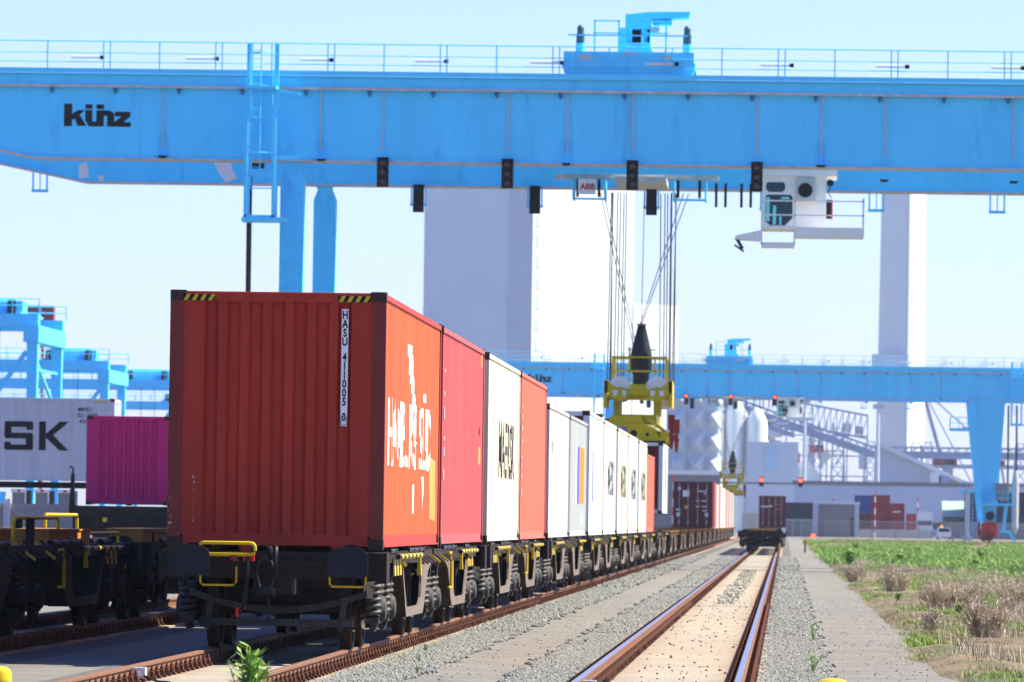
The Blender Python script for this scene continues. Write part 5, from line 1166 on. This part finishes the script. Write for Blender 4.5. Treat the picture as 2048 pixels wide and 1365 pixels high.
lattice('conveyor_gallery', 'level blue-grey conveyor bridge leading to the right-hand crane leg', (16.5, 1301, 14.6), (60, 1301, 14.6), 1.9, 3, STEELB, 26)
lattice('conveyor_gallery', 'short steep conveyor crossing above the white hall', (-12, 1285, 22.4), (1.5, 1285, 18.0), 1.2, 2, STEELB, 10)
lattice('pipe_bridge', 'pale pipe bridge behind the cabin of the far crane', (-1, 1330, 21.5), (16, 1330, 18.5), 4.5, 2, STEELB, 14, 'pipe bridge', False)
def tower(x, y, h, w, label, m=STEELB):
    t = thing('trestle_tower', label, 'tower', (x, y, 0), 0, 'conveyor trestle towers'); mb = MB()
    for sx in (-1, 1):
        for sy in (0, 3): mb.beam((sx * w, sy, 0), (sx * w * .55, sy, h), .3)
    z = 0
    while z < h - 1:
        f0, f1 = 1 - .45 * z / h, 1 - .45 * (z + 2.5) / h
        mb.beam((-w * f0, 0, z), (w * f1, 0, z + 2.5), .16).beam((w * f0, 0, z), (-w * f1, 0, z + 2.5), .16).beam((-w * f1, 0, z + 2.5), (w * f1, 0, z + 2.5), .16); z += 2.5
    mb.build('lattice', m, t)
for x, lb_ in ((16.2, 'lattice tower where the two conveyors meet'), (25.0, 'lattice tower left of the sloping shed roof'), (27.2, 'lattice tower in front of the sloping shed roof'), (45.0, 'lattice tower right of the blue crane leg'), (5.5, 'lattice tower under the inclined conveyor'), (10.0, 'lattice tower near the foot of the inclined conveyor')):
    tower(x, 1299, 17 if x > 12 else 21, 1.6, lb_)
sh = thing('storage_shed', 'large pale shed with one long sloping roof', 'building', (14.7, 1100, 0))
MB().prism([(.2, 0), (22, 0), (19, 6.2), (.5, 14.2), (.2, 14.1)], 'y', 0, 40).build('gable_wall', PALEW, sh)
MB().prism([(.4, 14.25), (19.5, 6.0), (19.7, 6.6), (.6, 14.95)], 'y', -2, 42).build('roof', CONC, sh)
for i, (x, z, m_) in enumerate(((12.3, 8.5, REDP), (14, 8.3, WHITE), (11.0, 9.6, STEELB), (15.4, 7.8, DKRED), (9.6, 10.2, WHITE))): MB().box(14.7 + x - 14.7 - .9, x + .8, -6, -3, 0, z).build('plant_unit', m_, sh)
for i, (x, y, z) in enumerate(((3.0, 1100, 22), (14.8, 1090, 21), (38, 1000, 24))):
    mt = thing('light_mast', ('white floodlight mast above the far crane cabin', 'white floodlight mast left of the chimney foot', 'floodlight mast right of the crane leg')[i], 'mast', (x, y, 0), 0, 'floodlight masts')
    MB().lathe([(.35, 0), (.2, z)], (0, 0, 0), 'z', 8).build('pole', CONC, mt); MB().box(-.9, .9, -.2, .2, z - .8, z).build('lamp_bar', CONC2, mt)
# ship unloader far right
su = thing('ship_unloader', 'hazy dockside crane with tilted booms right of the chimney', 'crane', (36, 1700, 0)); mb = MB()
mb.beam((-2, 0, 36), (6, 0, 8), .9).beam((-1, 0, 35), (14, 0, 22), .35).beam((-2, 0, 36), (12, 0, 10), .3).beam((12, 0, 0), (12, 0, 26), 1.2).beam((16.5, 0, 26), (21, 0, 0), .6).beam((8, 0, 26), (18, 0, 26), .8).beam((5, 0, 0), (5, 0, 20), 2).beam((30, 0, 0), (46, 0, 22), .5).beam((46, 0, 0), (46, 0, 24), 1.5).beam((0, 0, 16.5), (26, 0, 16.5), 1.0)
mb.build('boom_frame', STEELB, su); MB().box(1, 7, -1, 2, 16.8, 18.4).box(11, 19, -1, 2, 16.8, 18.2).build('machine_house', DKRED, su)
pp = thing('process_plant', 'jumble of pale pipes, tanks and frames behind the inclined conveyor', 'plant equipment', (2, 1330, 0))
rs = random.Random(5)
for i in range(46):
    x = rs.uniform(-14, 14); z = rs.uniform(3, 21); w, h = rs.uniform(.3, 1.6), rs.uniform(.5, 3.2); m_ = rs.choice((CONC, CONC, PALEW, STEELB, LTGREY, WHITE, C_SALM))
    if i % 4 == 0: MB().lathe([(w * .6, 0), (w * .6, h * 2), (w * .2, h * 2 + .4)], (x, rs.uniform(0, 8), z - h), 'z', 12).build('tank', m_, pp)
    elif i % 4 == 1: MB().tube([(x, 0, z), (x + rs.uniform(1, 4), 0, z), (x + rs.uniform(1, 4), 0, z - rs.uniform(0, 3))], .16, 6).build('pipe', m_, pp)
    else: MB().box(x - w, x + w, 1, 4, z - h / 2, z + h / 2).build('plant_unit', m_, pp)
mb = MB()
for x in range(-14, 15, 4): mb.box(x - .12, x + .12, 2, 2.3, 0, 22)
for z in range(3, 23, 4): mb.box(-14, 14, 2, 2.3, z - .12, z + .12)
mb.build('steel_frame', STEELB, pp)
wh = thing('warehouse', 'long low pale warehouse behind the far containers', 'building', (1.3, 1000, 0)); MB().box(0, 70, 0, 30, 0, 7.5).build('wall', PALEW, wh); MB().box(-.3, 70.3, -.4, 30, 7.501, 7.9).build('roof_edge', GREYW, wh)
# things along the far fence
nb = thing('dark_block', 'navy sheet-metal block left of the grey concrete hut', 'building', (1.9, 890, GZ)); MB().box(-1.9, 1.75, 0, 6, 2.25, 4.5).build('upper_wall', NAVY, nb); MB().box(-1.85, 1.7, .05, 6, 0, 2.2).build('lower_wall', CONCD, nb); MB().box(-1.95, 1.8, -.05, .04, 2.16, 2.3).build('ledge', LTGREY, nb)
for x in (-.9, .3): MB().box(x - .05, x + .05, 0, .045, 0, 2.15).build('wall_joint', LTGREY, nb)
gh = thing('concrete_hut', 'square grey concrete hut with pale roof edge at the path end', 'building', (6.8, 900, GZ)); MB().box(-3.0, 3.0, 0, 6, 0, 4.4).build('wall', CONCD, gh); MB().box(-3.15, 3.15, -.15, 6.15, 4.401, 4.72).build('roof_edge', CONC, gh); MB().box(-3.05, -2.4, -.04, -.001, 0, 4.39).build('corner_post', CONC2, gh); MB().box(2.45, 3.05, -.04, -.001, 0, 4.39).build('corner_post', CONC2, gh); MB().box(1.9, 2.4, -.05, -.001, .2, 2.6).build('door', BLACK, gh)
def box_container(label, x, y, z, c, L=6.06, H=2.59, rz=0):
    t = thing('shipping_container', label, 'container', (x, y, z), rz, 'stacked containers at the far fence'); m = c
    put('body', cached(('bc', L, H), lambda: (lambda mb: [mb.box(i * .35, i * .35 + .2, -.02, 2.4, .12, H - .12) for i in range(int(L / .35))] and mb.box(0, L, .02, 2.38, .02, H - .02))(MB()).mesh('body')), m, t)
    put('frame', cached(('bf', L, H), lambda: MB().box(-.05, .1, -.06, 2.44, 0, H).box(L - .1, L + .05, -.06, 2.44, 0, H).box(.1, L - .1, -.06, .02, 0, .12).box(.1, L - .1, -.06, .02, H - .12, H).mesh('frame')), m, t)
    return t
CB = paint('far_blue_box', (.03, .06, .25), .1); CR = paint('far_red_box', (.30, .012, .018), .1); CO = paint('far_orange_red_box', (.62, .05, .03), .1)
box_container('blue container on top of the far stack', 9.9, 962, 3.1, CB, 6.06 * .4); box_container('maroon container under the blue one in the far stack', 9.9, 962, .5, C_MAROON, 6.06 * .4)
t = box_container('upper dark red container beside the blue one', 12.3, 955, 3.15, CR, 2.44); box_container('lower dark red container under the upper dark red one', 12.3, 955, .55, CR, 2.44)
t = box_container('dark red container right of the tall red pair, with white marking', 14.75, 953, 2.0, CR, 2.0); MB().box(.4, 1.5, -.075, -.065, 1.3, 1.5).build('white_mark', WPRINT, t); box_container('lowest dark red container under the marked one', 14.75, 953, -.55 + .0, CR, 2.0)
box_container('bright orange-red container left of the white truck', 16.9, 940, .55, CO, 1.5, 2.59)
tk = thing('truck', 'white lorry cab parked behind the far fence', 'truck', (19.2, 930, GZ)); MB().prism([(-1.1, .8), (1.1, .8), (1.1, 3.3), (.9, 3.6), (-.9, 3.6), (-1.1, 3.3)], 'y', 0, 2.3).build('cab', WHITE, tk); MB().box(-1.0, 1.0, -.03, -.001, 1.75, 2.35).build('windscreen', NAVY, tk); MB().box(-1.1, 1.1, -.1, -.002, .55, 1.0).build('bumper', GREYW, tk); MB().box(1.2, 2.3, 2.5, 9, 1.2, 2.2).box(-1.0, 1.0, 2.301, 9, .9, 1.2).build('chassis', BLACK, tk)
for x in (-.85, .85):
    for y in (.8, 7): MB().lathe([(.2, -.15), (.5, -.15), (.5, .15), (.2, .15)], (x, y, .5), 'x', 14).build('wheel', BLACKR, tk)
cr_ = thing('service_car', 'small white service car with orange beacon by the fence', 'car', (19.9, 846, GZ)); MB().prism([(-.85, .3), (.85, .3), (.88, .85), (.72, 1.5), (-.72, 1.5), (-.88, .85)], 'y', 0, 3.8).build('body', WHITE, cr_); MB().prism([(-.7, .95), (.7, .95), (.62, 1.4), (-.62, 1.4)], 'y', -.02, -.001).build('windscreen', NAVY, cr_); MB().box(-.5, -.1, .8, 1.1, 1.5, 1.72).build('beacon', BEACON, cr_)
for x in (-.75, .75):
    for y in (.7, 3.0): MB().lathe([(.1, -.1), (.31, -.1), (.31, .1), (.1, .1)], (x, y, .31), 'x', 12).build('wheel', BLACKR, cr_)
    MB().box(x - .12, x + .12, -.03, -.001, .62, .76).build('headlight', CONC, cr_)
gs = thing('green_shed', 'green shed with pale green roof near the crane leg', 'building', (23.5, 940, GZ)); MB().box(-1.5, 1.5, 0, 8, 0, 3.0).build('wall', GRNW, gs); MB().prism([(-.3, 3.0), (8.3, 5.2), (8.3, 3.0)], 'x', -1.6, 1.6).build('roof', GRNR, gs)
n2 = thing('dark_block', 'tall navy building behind the red bogie of the far crane', 'building', (28.9, 936, GZ)); MB().box(-4, 5, 0, 8, 2.2, 6.5).build('upper_wall', NAVY, n2); MB().box(-3.95, 4.95, .05, 8, 0, 2.19).build('lower_wall', CONCD, n2); MB().box(-4.1, 5.1, -.1, 8, 6.501, 7.0).build('roof_edge', CONC2, n2)
pw = thing('low_wall', 'pale low concrete wall behind the far fence', 'wall', (10.0, 905, GZ)); MB().box(0, 9.6, 0, .3, 0, 1.1).build('panel', mat('pale_wall', (.55, .52, .45), .8, 0, .1), pw); gw = thing('low_wall', 'grey low wall right of the white service car', 'wall', (21.3, 905, GZ)); MB().box(0, 14, 0, .3, 0, 2.1).build('panel', CONCD, gw)
# signal portal across the tracks
sg = thing('signal_portal', 'grey portal beam across the tracks with three lit red signals', 'signal', (0, 780, 0)); MB().box(-9.0, 21.3, -.15, .15, 6.02, 6.24).build('beam', GREYW, sg)
for x in (-9.0, 21.0): MB().box(x - .28, x + .28, -.28, .28, GZ, 6.0).build('post', CONC2, sg)
MB().box(20.4, 21.6, -.5, .5, GZ, .35).build('footing', CONC2, sg)
for x in (-7.0, -2.78, 1.74):
    s1 = MB().box(x - .25, x + .25, -.42, -.16, 5.75, 6.85).build('signal_head', BLACK, sg); MB().lathe([(.2, -.46), (.2, -.421)], (x, 0, 6.5), 'y', 14).build('red_lens', LAMPRED, s1)
gsx = thing('ground_signal', 'lit orange-red ground signal by the concrete hut', 'signal', (3.55, 845, GZ)); MB().box(-.3, .3, 0, .2, 0, .4).build('housing', BLACK, gsx); MB().lathe([(.27, -.04), (.27, 0)], (0, 0, .2), 'y', 14).build('red_lens', LAMPRED, gsx)
mp = thing('marker_post', 'short orange-topped marker post at the far end of the path', 'post', (1.2, 400, GZ)); MB().box(-.05, .05, -.05, .05, 0, .5).build('post', DARKST, mp); MB().box(-.09, .09, -.09, .09, .5, .72).build('orange_top', ORNG, mp)
for i, (x, y, h) in enumerate(((11.8, 890, 6.2), (18.3, 935, 5.6), (-10.6, 640, 6.2), (7.0, 985, 5.5))):
    t = thing('barrier_boom', ('red and white boom pole in front of the dark red containers', 'orange signal boom above the white lorry', 'red and white pole left of the far maroon container', 'orange pole above the concrete hut')[i], 'barrier', (x, y, GZ), 0, 'striped boom poles')
    for k in range(8): MB().tube([(0, 0, h * k / 8), (0, 0, h * (k + 1) / 8)], .13 - .006 * k, 6).build('pole_band', REDP if k % 2 else WHITE, t)
# chain-link fence: posts, rails and wire
fe = thing('chain_fence', 'long chain-link fence with thin posts across the background', 'fence', (4, 862, GZ))
mw = bpy.data.materials.new('chain_link_wire'); mw.use_nodes = True; n_, l_ = mw.node_tree.nodes, mw.node_tree.links
tr_ = n_.new('ShaderNodeBsdfTransparent'); mxs = n_.new('ShaderNodeMixShader'); mxs.inputs[0].default_value = .28; n_['Principled BSDF'].inputs['Base Color'].default_value = (.3, .3, .31, 1)
l_.new(tr_.outputs[0], mxs.inputs[1]); l_.new(n_['Principled BSDF'].outputs[0], mxs.inputs[2]); l_.new(mxs.outputs[0], n_['Material Output'].inputs[0])
pst = MB().box(-.05, .05, -.05, .05, 0, 2.3).mesh('post'); pan = MB().add([(0, 0, .05), (2.9, 0, .05), (2.9, 0, 2.1), (0, 0, 2.1)], [(0, 1, 2, 3)]).mesh('wire_panel')
for i in range(12):
    put('post', pst, GREYW, fe, (5 + i * 3 - 4, 0, 0)); put('wire_panel', pan, mw, fe, (5 + i * 3 - 3.95, 0, 0))
MB().tube([(1, 0, 2.12), (37, 0, 2.12)], .03, 4).build('top_rail', GREYW, fe)
for i, x in enumerate((15.9, 17.0)): tag(MB().box(-.06, .06, -.06, .06, 0, 1.5).build('fence_stake', GREYW, None, (x, 640, GZ)), ('left of two thin stakes standing in the weeds', 'right of two thin stakes standing in the weeds')[i], 'post', 'stakes in the weeds')
pc = container('pale grey container standing beyond the right-hand train', -5.0, 800, GZ, C_PALE, near=False, doors=True, group='containers near the portal'); 
pc.location.x = -3.9

# ------------------------------------------------------------------ air
hz_me = MB().box(-1600, 1600, -80, 4200, GZ - 1.2, 104).mesh('haze')
hm = bpy.data.materials.new('haze_air'); hm.use_nodes = True; hn, hl = hm.node_tree.nodes, hm.node_tree.links
hn.remove(hn['Principled BSDF']); pv = hn.new('ShaderNodeVolumePrincipled'); pv.inputs['Color'].default_value = (.70, .82, 1.0, 1); pv.inputs['Density'].default_value = .00007; pv.inputs['Anisotropy'].default_value = .25
hl.new(pv.outputs[0], hn['Material Output'].inputs['Volume'])
hz = stuff(put('haze', hz_me, hm)); tag(hz, 'pale blue haze over the far industry', 'haze')
bpy.context.view_layer.update()
